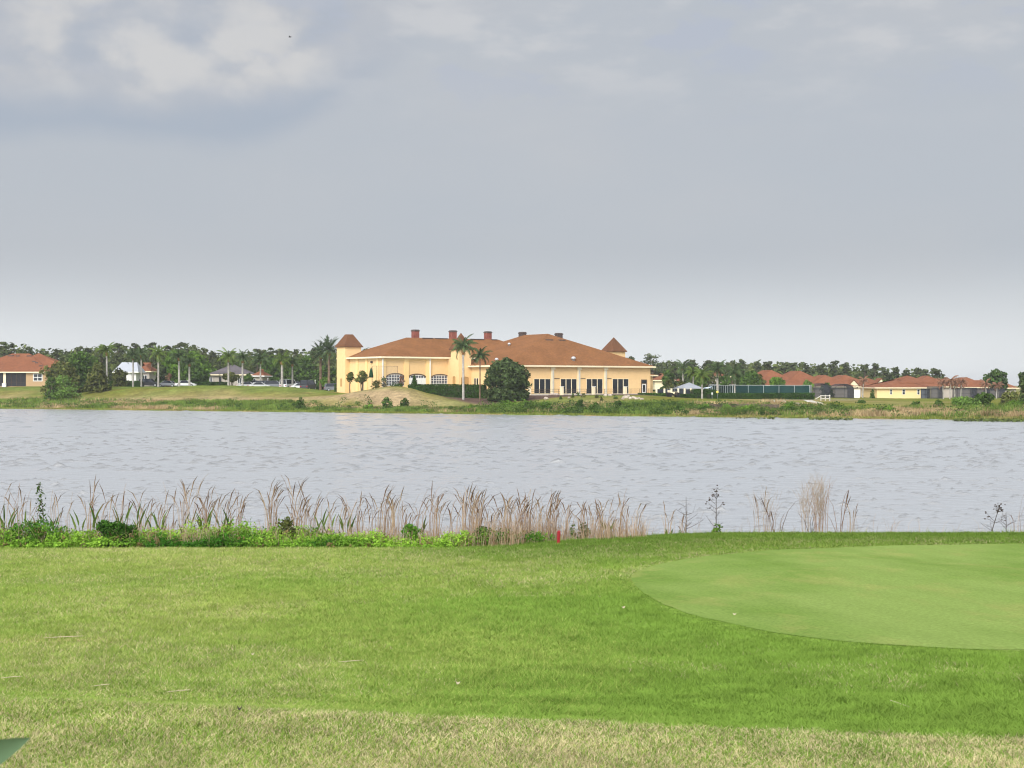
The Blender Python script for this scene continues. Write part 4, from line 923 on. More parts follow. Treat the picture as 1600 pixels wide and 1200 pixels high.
def hedge(label, A, B, top, t, mat_='hedge'):
    """a clipped hedge between two points on plan, cut level at height top: twigs inside, leaves all over its faces"""
    f = Fr(A, B); o = root('hedge', label, 'hedge', (A[0], A[1], T(A[0], A[1])))
    n = int(f.L * (1.6 + t) * 70); u = RNG.uniform(0, f.L, n); k = RNG.random(n) < .5
    v = np.where(k, RNG.normal(size=n) * .05, RNG.uniform(0, t, n)); P = f.A + u[:, None] * f.e + v[:, None] * f.n
    zt = top + .14 * (fbm(u * .5, u * 0, 7) - .5); zb = terrain(P[:, 0], P[:, 1])
    z = np.where(k, zb + (zt - zb) * RNG.random(n), zt + RNG.normal(size=n) * .05)
    Nn = np.where(k[:, None], np.array((-f.n[0], -f.n[1], .2)), np.array((0, 0, 1.0))) + RNG.normal(size=(n, 3)) * .6
    V, Fc = leaf_cards(np.column_stack([P, z]), Nn, RNG.uniform(.10, .2, n), .6)
    mesh_np('foliage', V - np.array(o.location[:]), Fc, M[mat_], o)
    mb = MB(); m = max(2, int(f.L / 1.5))
    for i in range(m):
        u0, u1 = f.L * i / m, f.L * (i + 1) / m; p = f.P((u0 + u1) / 2, t / 2, 0); z = T(p[0], p[1])
        f.box(mb, u0 + .01, u1 - .01, .12, t - .12, z - .3, max(z + .1, top - .15))
    mb.build('branches', M['hedgewood'], o)
    return o
# ------------------------------------------------------------------ buildings
def window(fr, o, px0, px1, pt, pb, cols=2, rows=2, frame='white', glass='glass', v=0.0, bar=.07, name='window', fw=.1):
    u0, u1 = fr.u(px0, v), fr.u(px1, v); w1, w0 = fr.w((px0 + px1) / 2, pt, v), fr.w((px0 + px1) / 2, pb, v)
    return window_uw(fr, o, u0, u1, w0, w1, cols, rows, frame, glass, v, bar, name, fw)
def window_uw(fr, o, u0, u1, w0, w1, cols=2, rows=2, frame='white', glass='glass', v=0.0, bar=.07, name='window', fw=.1):
    mb = MB()
    fr.box(mb, u0, u1, v - .07, v, w0, w0 + fw); fr.box(mb, u0, u1, v - .07, v, w1 - fw, w1)
    fr.box(mb, u0, u0 + fw, v - .07, v, w0 + fw, w1 - fw); fr.box(mb, u1 - fw, u1, v - .07, v, w0 + fw, w1 - fw)
    for i in range(1, cols):
        c = u0 + (u1 - u0) * i / cols; fr.box(mb, c - bar / 2, c + bar / 2, v - .062, v, w0 + fw, w1 - fw)
    for i in range(1, rows):
        c = w0 + (w1 - w0) * i / rows; fr.box(mb, u0 + fw, u1 - fw, v - .055, v, c - bar / 2, c + bar / 2)
    f = mb.build(name, M[frame], o)
    g = MB(); fr.box(g, u0 + fw, u1 - fw, v - .03, v, w0 + fw, w1 - fw); g.build('pane', M[glass], f)
    return f
def arch_poly(fr, u0, u1, w0, wsp, wt, v, n=12):
    """outline of an opening with a flat bottom and a curved head"""
    c = (u0 + u1) / 2; pts = [(u0, w0), (u1, w0)]
    for k in range(n + 1):
        a = math.pi * k / n; pts.append((c + (u1 - u0) / 2 * math.cos(a), wsp + (wt - wsp) * math.sin(a)))
    return [fr.P(u, v, w) for u, w in pts]
def arched_window(fr, o, px0, px1, pt, psp, pb, door=False, cols=7, rows=4):
    cx = (px0 + px1) / 2; u0, u1 = fr.u(px0), fr.u(px1); wt, ws, w0 = fr.w(cx, pt), fr.w(cx, psp), fr.w(cx, pb)
    n3 = np.array([fr.n[0], fr.n[1], 0])
    tr = MB(); c = (u0 + u1) / 2; prev = None                       # dark brick trim along the curved head
    N_ = 14
    for k in range(N_):
        a0, a1 = math.pi * k / N_, math.pi * (k + 1) / N_
        q = lambda a, g: fr.P(c + ((u1 - u0) / 2 + g) * math.cos(a), -.1, ws + (wt - ws + g) * math.sin(a))
        tr.prism([q(a0, .0), q(a0, .22), q(a1, .22), q(a1, .0)], n3 * .099)
    f = MB(); g = MB()
    g.prism(arch_poly(fr, u0 + .05, u1 - .05, w0, ws, wt - .05, -.02), n3 * .019)
    for i in range(cols + 1):
        x = u0 + (u1 - u0) * i / cols; x = min(max(x, u0 + .05), u1 - .05); q = (x - c) / ((u1 - u0) / 2)
        top = ws + (wt - ws) * math.sqrt(max(0, 1 - q * q)) - .03; fr.box(f, x - .045, x + .045, -.06, -.021, w0, max(top, w0 + .2))
    for j in range(rows + 1):
        y = w0 + (wt - w0) * j / (rows + .35); k = 0 if y < ws else (y - ws) / (wt - ws); hw = (u1 - u0) / 2 * math.sqrt(max(0, 1 - k * k)) - .03
        fr.box(f, c - hw, c + hw, -.052, -.021, y - .045, y + .045)
    w = f.build('arched_window', M['white'], o); g.build('pane', M['glass2'], w); tr.build('arch_trim', M['bronze'], w)
    if door:
        d = MB(); hw = (u1 - u0) / 2 - .1; m = w0 + (ws - w0) * 1.02
        for s in range(4): fr.box(d, c - hw + s * hw / 2 + .02, c - hw + (s + 1) * hw / 2 - .02, -.12, -.06, w0, m)
        d.build('double_door', M['white'], o)
    return w
def niche(fr, o, px0, px1, pt, psp, pb):
    cx = (px0 + px1) / 2; u0, u1 = fr.u(px0), fr.u(px1); wt, ws, w0 = fr.w(cx, pt), fr.w(cx, psp), fr.w(cx, pb)
    n3 = np.array([fr.n[0], fr.n[1], 0])
    MB().prism(arch_poly(fr, u0, u1, w0, ws, wt, -.012), n3 * .008).build('arched_opening', M['shade'], o)  # flat panel; the opening's shade is put into its colour
    p = MB(); fr.box(p, u0 - .12, u0, -.1, -.003, w0, ws); fr.box(p, u1, u1 + .12, -.1, -.003, w0, ws)
    c = (u0 + u1) / 2
    for k in range(10):
        a0, a1 = math.pi * k / 10, math.pi * (k + 1) / 10
        q = lambda a, g: fr.P(c + ((u1 - u0) / 2 + g) * math.cos(a), -.1, ws + (wt - ws + g) * math.sin(a))
        p.prism([q(a0, .0), q(a0, .14), q(a1, .14), q(a1, .0)], n3 * .096)
    p.build('arch_surround', M['wall'], o)

def ridge_vent(P0, P1, h=.14):
    P0, P1 = np.array(P0), np.array(P1); d = P1 - P0; s = np.array([-d[1], d[0], 0]); s = s / np.linalg.norm(s) * .22
    return MB().para(P0 - s, d, s * 2, (0, 0, h))

def build_clubhouse():
    Z0 = 2.3
    A = FB.P(0, 0, 0)
    o = root('clubhouse', 'long yellow clubhouse with brown hipped roofs, chimneys and turrets', 'clubhouse', (A[0] + 10, A[1] + 12, T(A[0], A[1])))
    f = FB; L = f.L; e3 = np.array([f.e[0], f.e[1], 0]); n3 = np.array([f.n[0], f.n[1], 0])
    ze = CZ + 29.2 * 262 / F - .2; zr = 14.75
    # front block: hipped, ridge running back
    w = MB(); f.box(w, .7, L - .7, .7, 30, Z0, ze); fw = w.build('front_block_wall', M['wall'], o)
    r = hip(f, 0, L, 0, 30.7, ze, zr, 'v', 11.4, 11.4).build('front_block_roof', M['roof'], o)
    fascia(f, 0, L, 0, 30.7, ze).build('fascia', M['cream'], r)
    W = f.sub(0, .7)                                             # the wall face itself
    for px0, px1 in ((834, 860), (875.6, 901), (916, 941.4), (956.6, 982)):
        u0, u1 = W.u(px0), W.u(px1); w1, w0 = W.w(px0, 591.7), W.w(px0, 615.6)
        window_uw(W, o, u0, u1, w0, w1, 3, 1, 'cream', 'glass', bar=.15, fw=.07)
        s = MB(); W.box(s, u1 + .02 - (u1 - u0) * 1.42, u1 - (u1 - u0) * 1.06, -.07, -.003, w1 - .02, w1 + .1)
        if px0 > 840: s.build('lintel_shadow_line', M['bronze'], o)  # lintel band with its shadow line put into the dark colour
        b = MB(); W.box(b, u0 - .15, u1 + .15, -.12, -.003, w0 - .22, w0 - .004); b.build('sill', M['cream'], o)
    for px in (863, 904.3, 945.8):
        u = W.u(px); p = MB(); W.box(p, u - .32, u + .32, -.16, -.003, Z0, ze - .03); W.box(p, u - .5, u + .5, -.3, -.165, ze - .5, ze - .05)
        p.build('pilaster', M['cream'], o)
        d = MB(); d.tube([W.P(u, -.24, Z0), W.P(u, -.24, ze - .52)], [.07, .07], 6); d.build('downpipe', M['steel'], o)
    # door at the right end
    u0, u1 = W.u(1001.6), W.u(1010.4); wt, wb = W.w(1006, 593), W.w(1006, 615)
    d = MB(); W.box(d, u0, u1, -.1, -.003, wt - .85, wt); W.box(d, u0, u0 + .18, -.1, -.003, wb, wt - .85); W.box(d, u1 - .18, u1, -.1, -.003, wb, wt - .85); fr_ = d.build('door_frame', M['bronze'], o)
    d = MB(); W.box(d, u0 + .2, u1 - .2, -.05, -.003, wb, wt - .87); dd = d.build('door', M['white'], o)
    d = MB(); W.box(d, u0 + .42, u1 - .42, -.07, -.051, wb + .3, wt - 1.05); d.build('pane', M['glass'], dd)
    d = MB(); W.box(d, u0 + .2, u1 - .2, -.112, -.101, wt - .72, wt - .14); d.build('transom_pane', M['glass'], fr_)
    d = MB(); W.box(d, W.u(1016.5), W.u(1019), -.45, -.003, W.w(1018, 581), W.w(1018, 578.5)); d.build('wall_lamp', M['black'], o)
    d = MB(); W.box(d, .72 - .0, L - .72, -2.6, -.004, Z0 - .6, W.w(847, 615.9)); d.build('terrace', M['concrete'], o)
    # its left side wall
    S = f.side_left(.7, 16, .7)
    for a, b in ((741, 744.2), (744.6, 748)): window(S, o, a, b, 590.5, 602.5, 1, 1, 'cream', bar=.1, fw=.08)
    # left wing, its ridge parallel to the front
    vL = 16.0; uC = f.u(596, vL); zl = CZ + 42.6 * f.P(uC, vL, 0)[1] / F - .2
    lw = f.sub(uC, vL); LW = -uC + 24; DW = 17.6
    ll = MB(); lw.box(ll, .7, LW - .7, .7, DW - .7, Z0, zl); ll.build('left_wing_wall', M['wall'], o)
    r2 = hip(lw, 0, LW, 0, DW, zl, 13.9, 'u', 10.6, 8.8).build('left_wing_roof', M['roof'], o)
    fascia(lw, 0, LW, 0, DW, zl).build('fascia', M['cream'], r2)
    X = lw.sub(0, .7)
    arched_window(X, o, 603.5, 632, 584.5, 591, 602.5); arched_window(X, o, 637.5, 665.5, 585.5, 591.5, 602.5, door=True); arched_window(X, o, 673, 702.5, 586, 592, 602.5)
    for px, wd, mt in ((634.7, .5, 'wall'), (669, .55, 'wall'), (596.8 + 3, .35, 'wall')):
        u = X.u(px); p = MB(); X.box(p, u - wd, u + wd, -.2, -.003, Z0, zl - .03); p.build('pilaster', M['pil'], o)
    for px in (597.2, 671):
        u = X.u(px); d = MB(); d.tube([X.P(u, -.28, Z0), X.P(u, -.28, zl - .1)], [.11, .11], 6); d.build('downpipe', M['white'], o)
    d = MB(); u0 = X.u(598); X.box(d, u0, X.u(703), -.05, -.003, zl - .45, zl - .05); d.build('cornice_band', M['pil'], o)
    S2 = lw.side_left(.7, DW - .7, .7)
    for px in (558.5, 573.3, 590.5):
        u = S2.u(px); p = MB(); S2.box(p, u - .45, u + .45, -.18, -.003, Z0, zl - .03); p.build('pilaster', M['pil'], o)
    d = MB(); u = S2.u(581.5); S2.box(d, u - .25, u + .25, -.3, -.003, S2.w(581, 567), S2.w(581, 564.5)); d.build('wall_lamp', M['black'], o)
    # turrets: square shafts with steep pyramid roofs
    def turret(fr, u0, v0, Sz, ztop, zap, flat, name, rname):
        b = MB(); fr.box(b, u0, u0 + Sz, v0, v0 + Sz, Z0, ztop); t = b.build(name, M['wall'], o)
        ov = .3; a, c = u0 - ov, v0 - ov; S_ = Sz + 2 * ov; m = MB()
        ring = [(a, c), (a + S_, c), (a + S_, c + S_), (a, c + S_)]; k = (S_ - flat) / 2
        tp = [(a + k, c + k), (a + S_ - k, c + k), (a + S_ - k, c + S_ - k), (a + k, c + S_ - k)]
        vs = [fr.P(*q, ztop + .004) for q in ring] + [fr.P(*q, ztop + .14) for q in ring] + [fr.P(*q, zap) for q in tp]
        fs = [(3, 2, 1, 0), (8, 9, 10, 11)] + [(i, (i + 1) % 4, (i + 1) % 4 + 4, i + 4) for i in range(4)] + [(i + 4, (i + 1) % 4 + 4, (i + 1) % 4 + 8, i + 8) for i in range(4)]
        m.add(vs, fs).build(rname, M['droof'], o)
        return t
    # square turret at the far left
    tu, tv = uC - .25 + .0, vL + 13.7
    turret(f, tu, tv, 3.5, CZ + 56.2 * 284 / F, CZ + 75.5 * 286 / F, 1.15, 'turret', 'turret_roof')
    ts = f.sub(tu, tv).side_left(0, 3.5, 0); d = MB(); d.prism(arch_poly(ts, ts.u(531.5), ts.u(534.5), ts.w(533, 604), ts.w(533, 593), ts.w(533, 591), -.012), np.array([ts.n[0], ts.n[1], 0]) * .009); d.build('narrow_doorway', M['shade'], o)  # flat panel too, shade of the doorway held in its colour
    # mid turret in the corner of the two wings
    turret(f, -2.15, 12.6, 2.83, CZ + 53 * 274 / F, CZ + 79 * 276.5 / F, .02, 'entrance_turret', 'turret_roof')
    tf = f.sub(-2.15, 12.6); niche(tf, o, 720, 732.5, 588.5, 591, 603)
    tl = f.side_left(12.6, 16.6, -2.15); niche(tl, o, 707.5, 712.3, 588, 590, 603)
    lb = MB(); f.box(lb, -2.148, .5, 15.44, 16.69, Z0, zl - .05); lb.build('link_wall', M['wall'], o)
    # turret behind the front block at the right
    p = np.array([gx(957, 302), 302]); q = p - f.A
    turret(f, q @ f.e, q @ f.n, 3.5, CZ + 50.5 * 302 / F, CZ + 73 * 304.5 / F, .02, 'turret', 'turret_roof')
    # chimneys
    def chimney(fr, u, v, z0, z1, sz, mat_='brick'):
        b = MB(); fr.box(b, u - sz / 2, u + sz / 2, v - sz / 2, v + sz / 2, z0, z1 - .32); c = b.build('chimney', M[mat_], o)
        b = MB(); s2 = sz / 2 + .08; fr.box(b, u - s2, u + s2, v - s2, v + s2, z1 - .316, z1 - .1); fr.box(b, u - s2 + .1, u + s2 - .1, v - s2 + .1, v + s2 - .1, z1 - .096, z1 + .03); b.build('cap', M['cap'], c)
    vm = DW / 2
    for px, py in ((649, 515.3), (707.6, 516.5), (762.3, 518)):
        v = vm + .9; chimney(lw, lw.u(px, v), v, 12.6, lw.w(px, py, v), 1.15)
    for px, py, vv in ((816.3, 519, 21.5), (873, 520.6, 14.0)):
        chimney(f, f.u(px, vv), vv, 11, f.w(px, py, vv), 1.15, 'cap')
    # low dark strips of ridge vents, pale domed fans on the slopes
    for a, b in ((660, 676), (680, 699), (716, 730), (735, 756), (768, 776)):
        ridge_vent(lw.P(lw.u(a, vm - .3), vm - .3, 13.78), lw.P(lw.u(b, vm - .3), vm - .3, 13.78)).build('ridge_vent', M['cap'], o)
    def slope_front(px, py):
        for v in np.arange(.3, 12, .05):
            if ze + .22 + (zr - ze - .22) * v / 11.4 >= f.w(px, py, v): return v
        return 11
    for a, b, y in ((853, 864, 531.5), (873, 883, 532)):
        v = slope_front((a + b) / 2, y); u0, u1 = f.u(a, v), f.u(b, v); m = MB(); z = ze + .22 + (zr - ze - .22) * v / 11.4
        f.box(m, u0, u1, v - .12, v + .25, z - .2, z + .14); m.build('roof_vent', M['cap'], o)
    def fan(P, s):
        m = MB(); P = np.array(P)
        m.tube([P + (0, 0, -.3), P + (0, 0, .30 * s), P + (0, 0, .32 * s)], [.33 * s, .33 * s, .46 * s], 12); m.tube([P + (0, 0, .321 * s), P + (0, 0, .5 * s)], [.46 * s, .46 * s], 12)
        m.ball(P + (0, 0, .5 * s), .40 * s, 12, 8, (1, 1, .7)); m.build('roof_fan', M['steel'], o, True)
    v = slope_front(896, 563); fan(f.P(f.u(896, v), v, f.w(896, 563.5, v)), 1.05)
    u_s = 4.6; zz = lambda u: ze + .22 + (zr - ze - .22) * u / (L / 2)
    for px, s, u_s in ((776, .85, 2.3), (795.5, .75, 11.5)):
        best = min(np.arange(0, 24, .05), key=lambda v: abs(800 + F * f.P(u_s, v, 0)[0] / f.P(u_s, v, 0)[1] - px)); fan(f.P(u_s, best, zz(u_s)), s)
    # small lower block at the right end
    RB = f.sub(L - .7, 5); r = hip(RB, 0, 5.2, -.5, 9, CZ + 12.3 * 291 / F, CZ + 19 * 291 / F, 'v', 4, 2).build('end_block_roof', M['roof'], o)
    fascia(RB, 0, 5.2, -.5, 9, CZ + 12.3 * 291 / F, .25).build('fascia', M['cream'], r)
    b = MB(); RB.box(b, .002, 4.4, .1, 8.5, Z0 - .3, CZ + 12.3 * 291 / F); b.build('end_block_wall', M['wall'], o)
    return o

def build_terrace_things():
    W = FB.sub(0, .7)
    for k, px in enumerate((878, 927.6, 977)):
        v = -3.4; u = W.u(px, v); p = W.P(u, v, 0)
        o = root('lamp_pier', ('cream pier with black lantern before the second window group', 'cream pier with black lantern before the third window group', 'cream pier with black lantern before the fourth window group')[k], 'lamp pier', (p[0], p[1], 1.9), 'lamp piers along the terrace')
        zt = W.w(px, 603.6, v); b = MB(); W.box(b, u - .24, u + .24, v - .24, v + .24, 1.7, zt - .1); b.build('pier', M['cream'], o)
        b = MB(); W.box(b, u - .3, u + .3, v - .3, v + .3, zt - .096, zt); b.build('cap', M['white'], o)
        b = MB(); W.box(b, u - .06, u + .06, v - .06, v + .06, zt + .004, zt + .12); b.tube([W.P(u, v, zt + .124), W.P(u, v, zt + .42), W.P(u, v, zt + .55)], [.12, .15, .03], 6); b.build('lantern', M['black'], o)
    o = root('iron_railing', 'thin dark railing running along the terrace between cream piers', 'railing', W.P(20, -2.45, 2.6))
    v = -2.45; z0 = W.w(847, 615.9); ua, ub = W.u(828, v), W.u(1018, v); b = MB()
    for w in (.95, .55, .16): b.tube([W.P(ua, v, z0 + w), W.P(ub, v, z0 + w)], [.028, .028], 5)
    b.build('rails', M['bronze'], o); k = 0
    for u in np.arange(ua, ub, 2.2): MB().tube([W.P(u, v, z0 - .1), W.P(u, v, z0 + 1.0)], [.04, .04], 6).build('post', M['bronze'], o)
    m = MB()
    for u in np.arange(ua, ub, .22): m.tube([W.P(u, v, z0 + .16), W.P(u, v, z0 + .95)], [.009, .009], 3)
    m.build('balusters', M['bronze'], o)
    o = root('gate_post', 'cream post at the left end of the terrace railing by the round tree', 'post', W.P(W.u(828, -2.5), -2.5, 2))
    b = MB(); u = W.u(827.5, -2.5); W.box(b, u - .22, u + .22, -2.72, -2.28, 1.8, z0 + 1.3); b.build('shaft', M['cream'], o); b = MB(); W.box(b, u - .28, u + .28, -2.78, -2.22, z0 + 1.304, z0 + 1.4); b.build('cap', M['cream'], o)
    # boulders
    def boulder(px, py, s, lab, grp, seed, sq=(1.3, .8, .7)):
        x, d = hit(px, py, 225, 290); r = np.random.default_rng(seed); mb = MB(); mb.ball((0, 0, 0), s, 9, 6, sq)
        mb.v = [tuple(np.array(p) * (1 + .22 * (r.random() - .5) * 1.6)) for p in mb.v]
        q = mb.build('boulder', M['rock'], None); q.location = (x, d, T(x, d) + s * .25); q.rotation_euler = (0, 0, r.uniform(0, 3)); tag(q, lab, 'boulder', grp)
    boulder(852, 616.8, 1.0, 'long pale flat boulder under the leftmost window group', 'boulders in the planting bed', 1, (2.2, .8, .35)); boulder(866, 617.5, .55, 'pale flat boulder at the right end of the long one', 'boulders in the planting bed', 2, (1.8, .8, .5))
    boulder(853, 624, .5, 'pale boulder at the lawn edge below the leftmost windows', 'boulders in the planting bed', 3, (1.6, .8, .6)); boulder(889, 622.5, .3, 'small pale boulder below the first lamp pier', 'boulders in the planting bed', 4)
    boulder(946, 619, .4, 'left of two rounded boulders right of the second lamp pier', 'boulders in the planting bed', 5); boulder(953, 619, .42, 'right of two rounded boulders right of the second lamp pier', 'boulders in the planting bed', 6)
    for k, (px, py, s) in enumerate(((977, 622, .45), (981, 620, .35), (985, 623.5, .4), (990, 622.5, .38), (994, 624, .36), (998, 623, .3), (1003, 624.5, .3), (973, 624, .3))):
        boulder(px, py, s, 'pale boulder in the tumbled rock pile at the right end of the bed', 'boulders of the rock pile', 20 + k)
    for k, (px, py, w) in enumerate(((903, 615, 8), (911, 617, 10), (895, 617, 6), (933, 618, 8), (962, 619, 10), (940, 622, 6), (876, 620, 6))):
        x, d = hit(px, py + 4, 225, 290)
        make_shrub('bed_plant', ('grey green low plant in the mulch bed before the terrace'), 'plant', (x, d, T(x, d)), 4.5 * d / F * 1.5, w * d / F, 'olive' if k % 2 else 'mid', n=90, leaf=.12, nl=4, seed=k, group='low plants in the mulch bed')

def house(name, label, cat, px0, px1, d, yaw, eave, base, ridge, depth, wall='tan', roof='terra', i0=None, i1=None, fas='cream', ov=.6, axis='u', d2=None, z0=None):
    """hip roofed house whose front eave runs from px0 to px1 at distance d"""
    x0 = gx(px0, d); a = math.radians(yaw); t = (px1 - 800) / F
    Lh = (t * d - x0) / (math.cos(a) - t * math.sin(a))
    f = Fr((x0, d), (x0 + Lh * math.cos(a), d + Lh * math.sin(a)))
    z0 = gz(base, d) - .5 if z0 is None else z0
    ze = gz(eave, d) - .2; rm = f.P(f.L / 2, depth / 2, 0)[1]; zr = gz(ridge, rm)
    o = root(name, label, cat, f.P(f.L / 2, depth / 2, z0 + .5))
    w = MB(); f.box(w, ov, f.L - ov, ov, depth - ov, z0, ze); w.build('wall', M[wall], o)
    r = hip(f, 0, f.L, 0, depth, ze, zr, axis, i0, i1).build('roof', M[roof], o)
    fascia(f, 0, f.L, 0, depth, ze, .26).build('fascia', M[fas], r)
    return o, f, ze, zr, f.sub(0, ov), r
def vents(f, o, ze, zr, depth, items):
    for px, py, wpx in items:
        v = .5
        for v in np.arange(.5, depth / 2, .05):
            if ze + .22 + (zr - ze - .22) * v / (depth / 2) >= f.w(px, py, v): break
        u = f.u(px, v); z = ze + .22 + (zr - ze - .22) * v / (depth / 2); s = wpx * 330 / F / 2
        m = MB(); f.box(m, u - s, u + s, v - .2, v + .3, z - .3, z + .14); m.build('roof_vent', M['cap'], o)

def lanai(label, px0, px1, d, top, base, arched=True, depth=5.0, mat_='screen'):
    """aluminium pool cage: dark frame, insect screen, barrel top"""
    x0, x1 = gx(px0, d), gx(px1, d); z0, zt = gz(base, d), gz(top, d); f = Fr((x0, d), (x1, d)); L = f.L
    o = root('screen_cage', label, 'screen cage', (x0 + L / 2, d, z0)); z0 -= .3
    zs = z0 + (zt - z0) * .66 if arched else zt
    K = 10; prof = [(0, z0), (0, zs)] + [(L / 2 - L / 2 * math.cos(math.pi * k / K), zs + (zt - zs) * math.sin(math.pi * k / K)) for k in range(1, K)] + [(L, zs), (L, z0)]
    if not arched: prof = [(0, z0), (0, zt), (L, zt), (L, z0)]
    m = MB(); P = [f.P(u, 0, w) for u, w in prof]; Q = [f.P(u, depth, w) for u, w in prof]
    m.add(P + Q, [tuple(range(len(P)))] + [(i, i + 1, i + 1 + len(P), i + len(P)) for i in range(len(P) - 1)]); m.build('screen', M[mat_], o)
    m = MB(); r = .05
    for v in (-.03, depth + .03): m.tube([f.P(u, v, w) for u, w in prof], [r] * len(prof), 5)
    nb = max(2, round(L / 1.8))
    for k in range(1, nb):
        u = L * k / nb; q = (u - L / 2) / (L / 2); w = zs + (zt - zs) * math.sqrt(max(0, 1 - q * q)) if arched else zt
        m.tube([f.P(u, -.03, z0), f.P(u, -.03, w)], [.04, .04], 5); m.tube([f.P(u, -.03, w), f.P(u, depth, w)], [.04, .04], 5)
    m.tube([f.P(0, -.03, z0 + (zs - z0) * .5), f.P(L, -.03, z0 + (zs - z0) * .5)], [.03, .03], 5)
    m.build('frame', M['black'], o); return o

def build_houses():
    # orange roofed house at the left edge
    o, f, ze, zr, W, r = house('orange_roofed_house', 'tan house with orange hipped roof and screened porch at left edge', 'house', -66, 80.5, 322, 3, 581, 603, 552.3, 16, 'tan', 'terra', 9.8, 7.2)
    hip(f, 9.6, f.L + 3, 2.5, 14, ze + .9, zr + .04, 'u', 6, 8).build('rear_roof', M['terra'], o)
    vents(f, o, ze, zr, 16, [(17, 556, 9), (28, 556.5, 5), (46, 556.5, 8), (53, 565, 5), (64, 572, 5), (57, 567, 4)])
    window(W, o, 51.8, 66.5, 583.6, 595.8, 2, 2, 'white', 'glass', fw=.16, bar=.12)
    w = MB(); zb = W.w(20, 603.3); zt = W.w(20, 582.6)
    u0, u1 = W.u(-40), W.u(40.5); sc = MB(); W.box(sc, u0, u1, -.06, -.003, zb, zt); sc.build('porch_screen', M['dark_porch'], o)
    for px in (-14, 4.5, 7.6): pass
    p = MB(); W.box(p, W.u(5.6), W.u(9.4), -.16, -.07, zb - .3, zt + .1); p.build('porch_column', M['cream'], o)
    m = MB()
    for px in (-30, -20, -8, 18, 26, 33): m.tube([W.P(W.u(px), -.1, zb), W.P(W.u(px), -.1, zt)], [.035, .035], 4)
    m.tube([W.P(u0, -.1, zb + .9), W.P(u1, -.1, zb + .9)], [.03, .03], 4); m.build('screen_frame', M['bronze'], o)
    b = MB(); W.box(b, W.u(5.8), W.u(11.6), -1.3, -.5, zb - .2, W.w(8.5, 598.8)); t = b.build('utility_box', M['white'], None); tag(t, 'white utility box standing at the porch column of the left house', 'utility box')
    # white building with a pale metal roof
    o, f, ze, zr, W, r = house('white_building', 'white building with pale metal roof behind the palms', 'building', 176, 216, 338, 4, 581, 603, 566, 10, 'white', 'metal_roof', 1.2, 1.2, 'white', z0=3.4)
    window(W, o, 179, 196, 588, 597, 4, 1, 'black', 'glass')
    p = MB(); W.box(p, W.u(197), W.u(205), -.12, -.003, 3.6, ze); p.build('buttress', M['white'], o)
    o, f, ze, zr, W, r = house('orange_gable_house', 'orange roofed house between the white building and round trees', 'house', 206, 236, 352, -3, 580, 602, 566.5, 9, 'greige', 'terra', 3.5, 3.5, z0=3.4)
    window(W, o, 222, 230, 586, 596, 2, 1, 'white')
    # cream building with dark grey roof and its orange gabled end
    o, f, ze, zr, W, r = house('cream_building', 'long cream building with dark grey roof behind flat topped trees', 'building', 323, 394, 338, 3, 585, 604, 570, 12, 'greige', 'greyroof', 5, 5, 'cream', z0=3.2)
    window(W, o, 327, 332, 589, 600, 2, 1, 'white', 'glass2'); window(W, o, 343, 346, 589, 604, 1, 1, 'black', 'glass'); window(W, o, 371, 380, 590, 599, 3, 1, 'white')
    o, f, ze, zr, W, r = house('cream_annex', 'small cream annex with orange gable roof above the parked cars', 'building', 391, 413, 334, -4, 587, 605, 577, 8, 'greige', 'terra', 2.2, 2.2, 'white', z0=3.2)
    window(W, o, 396, 400, 591, 600, 1, 2, 'white')
    # houses behind the green courts
    H = []
    def terra(label, a, b, d, yaw, eave, base, ridge, dep, i0=None, i1=None, wall='greige', vt=(), **k):
        o, f, ze, zr, W, r = house('tiled_roof_house', label, 'house', a, b, d, yaw, eave, base, ridge, dep, wall, 'terra', i0, i1, **k); vents(f, o, ze, zr, dep, vt); H.append((o, f, ze, zr, W)); return o, f, ze, zr, W
    terra('house with pinkish tiled roof just right of the clubhouse end', 1020, 1056, 400, 0, 594, 606, 583.5, 12, 4, 4, 'cream')
    o, f, ze, zr, W = terra('small pink roofed white house behind the dark pool palm', 1055, 1084, 405, 0, 596, 608, 589, 10, 3, 3, 'white')
    window(W, o, 1060, 1066, 598, 603, 2, 1, 'black')
    o, f, ze, zr, W = terra('white walled house with pinkish roof behind the thick palm', 1104, 1142, 400, 5, 588, 606, 582, 10, 3, 3, 'greige')
    for a in (1122, 1130, 1138): window(W, o, a, a + 3.5, 591, 598, 1, 1, 'black')
    o, f, ze, zr, W = terra('first tiled roof house behind the green screen, leftmost of four', 1176, 1258, 352, 6, 602.5, 618, 578.3, 22, 6.5, 7, axis='v', vt=[])
    window(W, o, 1196, 1202, 605, 613, 2, 1, 'white')
    o, f, ze, zr, W = terra('second tiled roof house above the right end of green screen', 1222, 1304, 350, 6, 603.5, 620, 579.6, 22, 6.5, 7, axis='v', vt=[])
    window(W, o, 1288, 1294, 607, 615, 1, 1, 'white')
    o, f, ze, zr, W = terra('third tiled roof house, lower, between the two barrel cages', 1264, 1338, 347, 5, 604, 620.5, 586, 18, 6, 6, axis='v', vt=[])
    window(W, o, 1296, 1299.5, 607, 616, 1, 2, 'white')
    o, f, ze, zr, W = terra('fourth tiled roof house with pale dormer right of the cages', 1292, 1374, 372, 4, 603.5, 620, 586, 20, 6.5, 6.5, axis='v', vt=[])
    o, f, ze, zr, W = terra('long roofed house with grey wall left of the yellow house', 1342, 1400, 380, 3, 605, 621, 591, 16, 4, 5)
    window(W, o, 1354, 1362, 612, 618, 2, 1, 'white', 'glass')
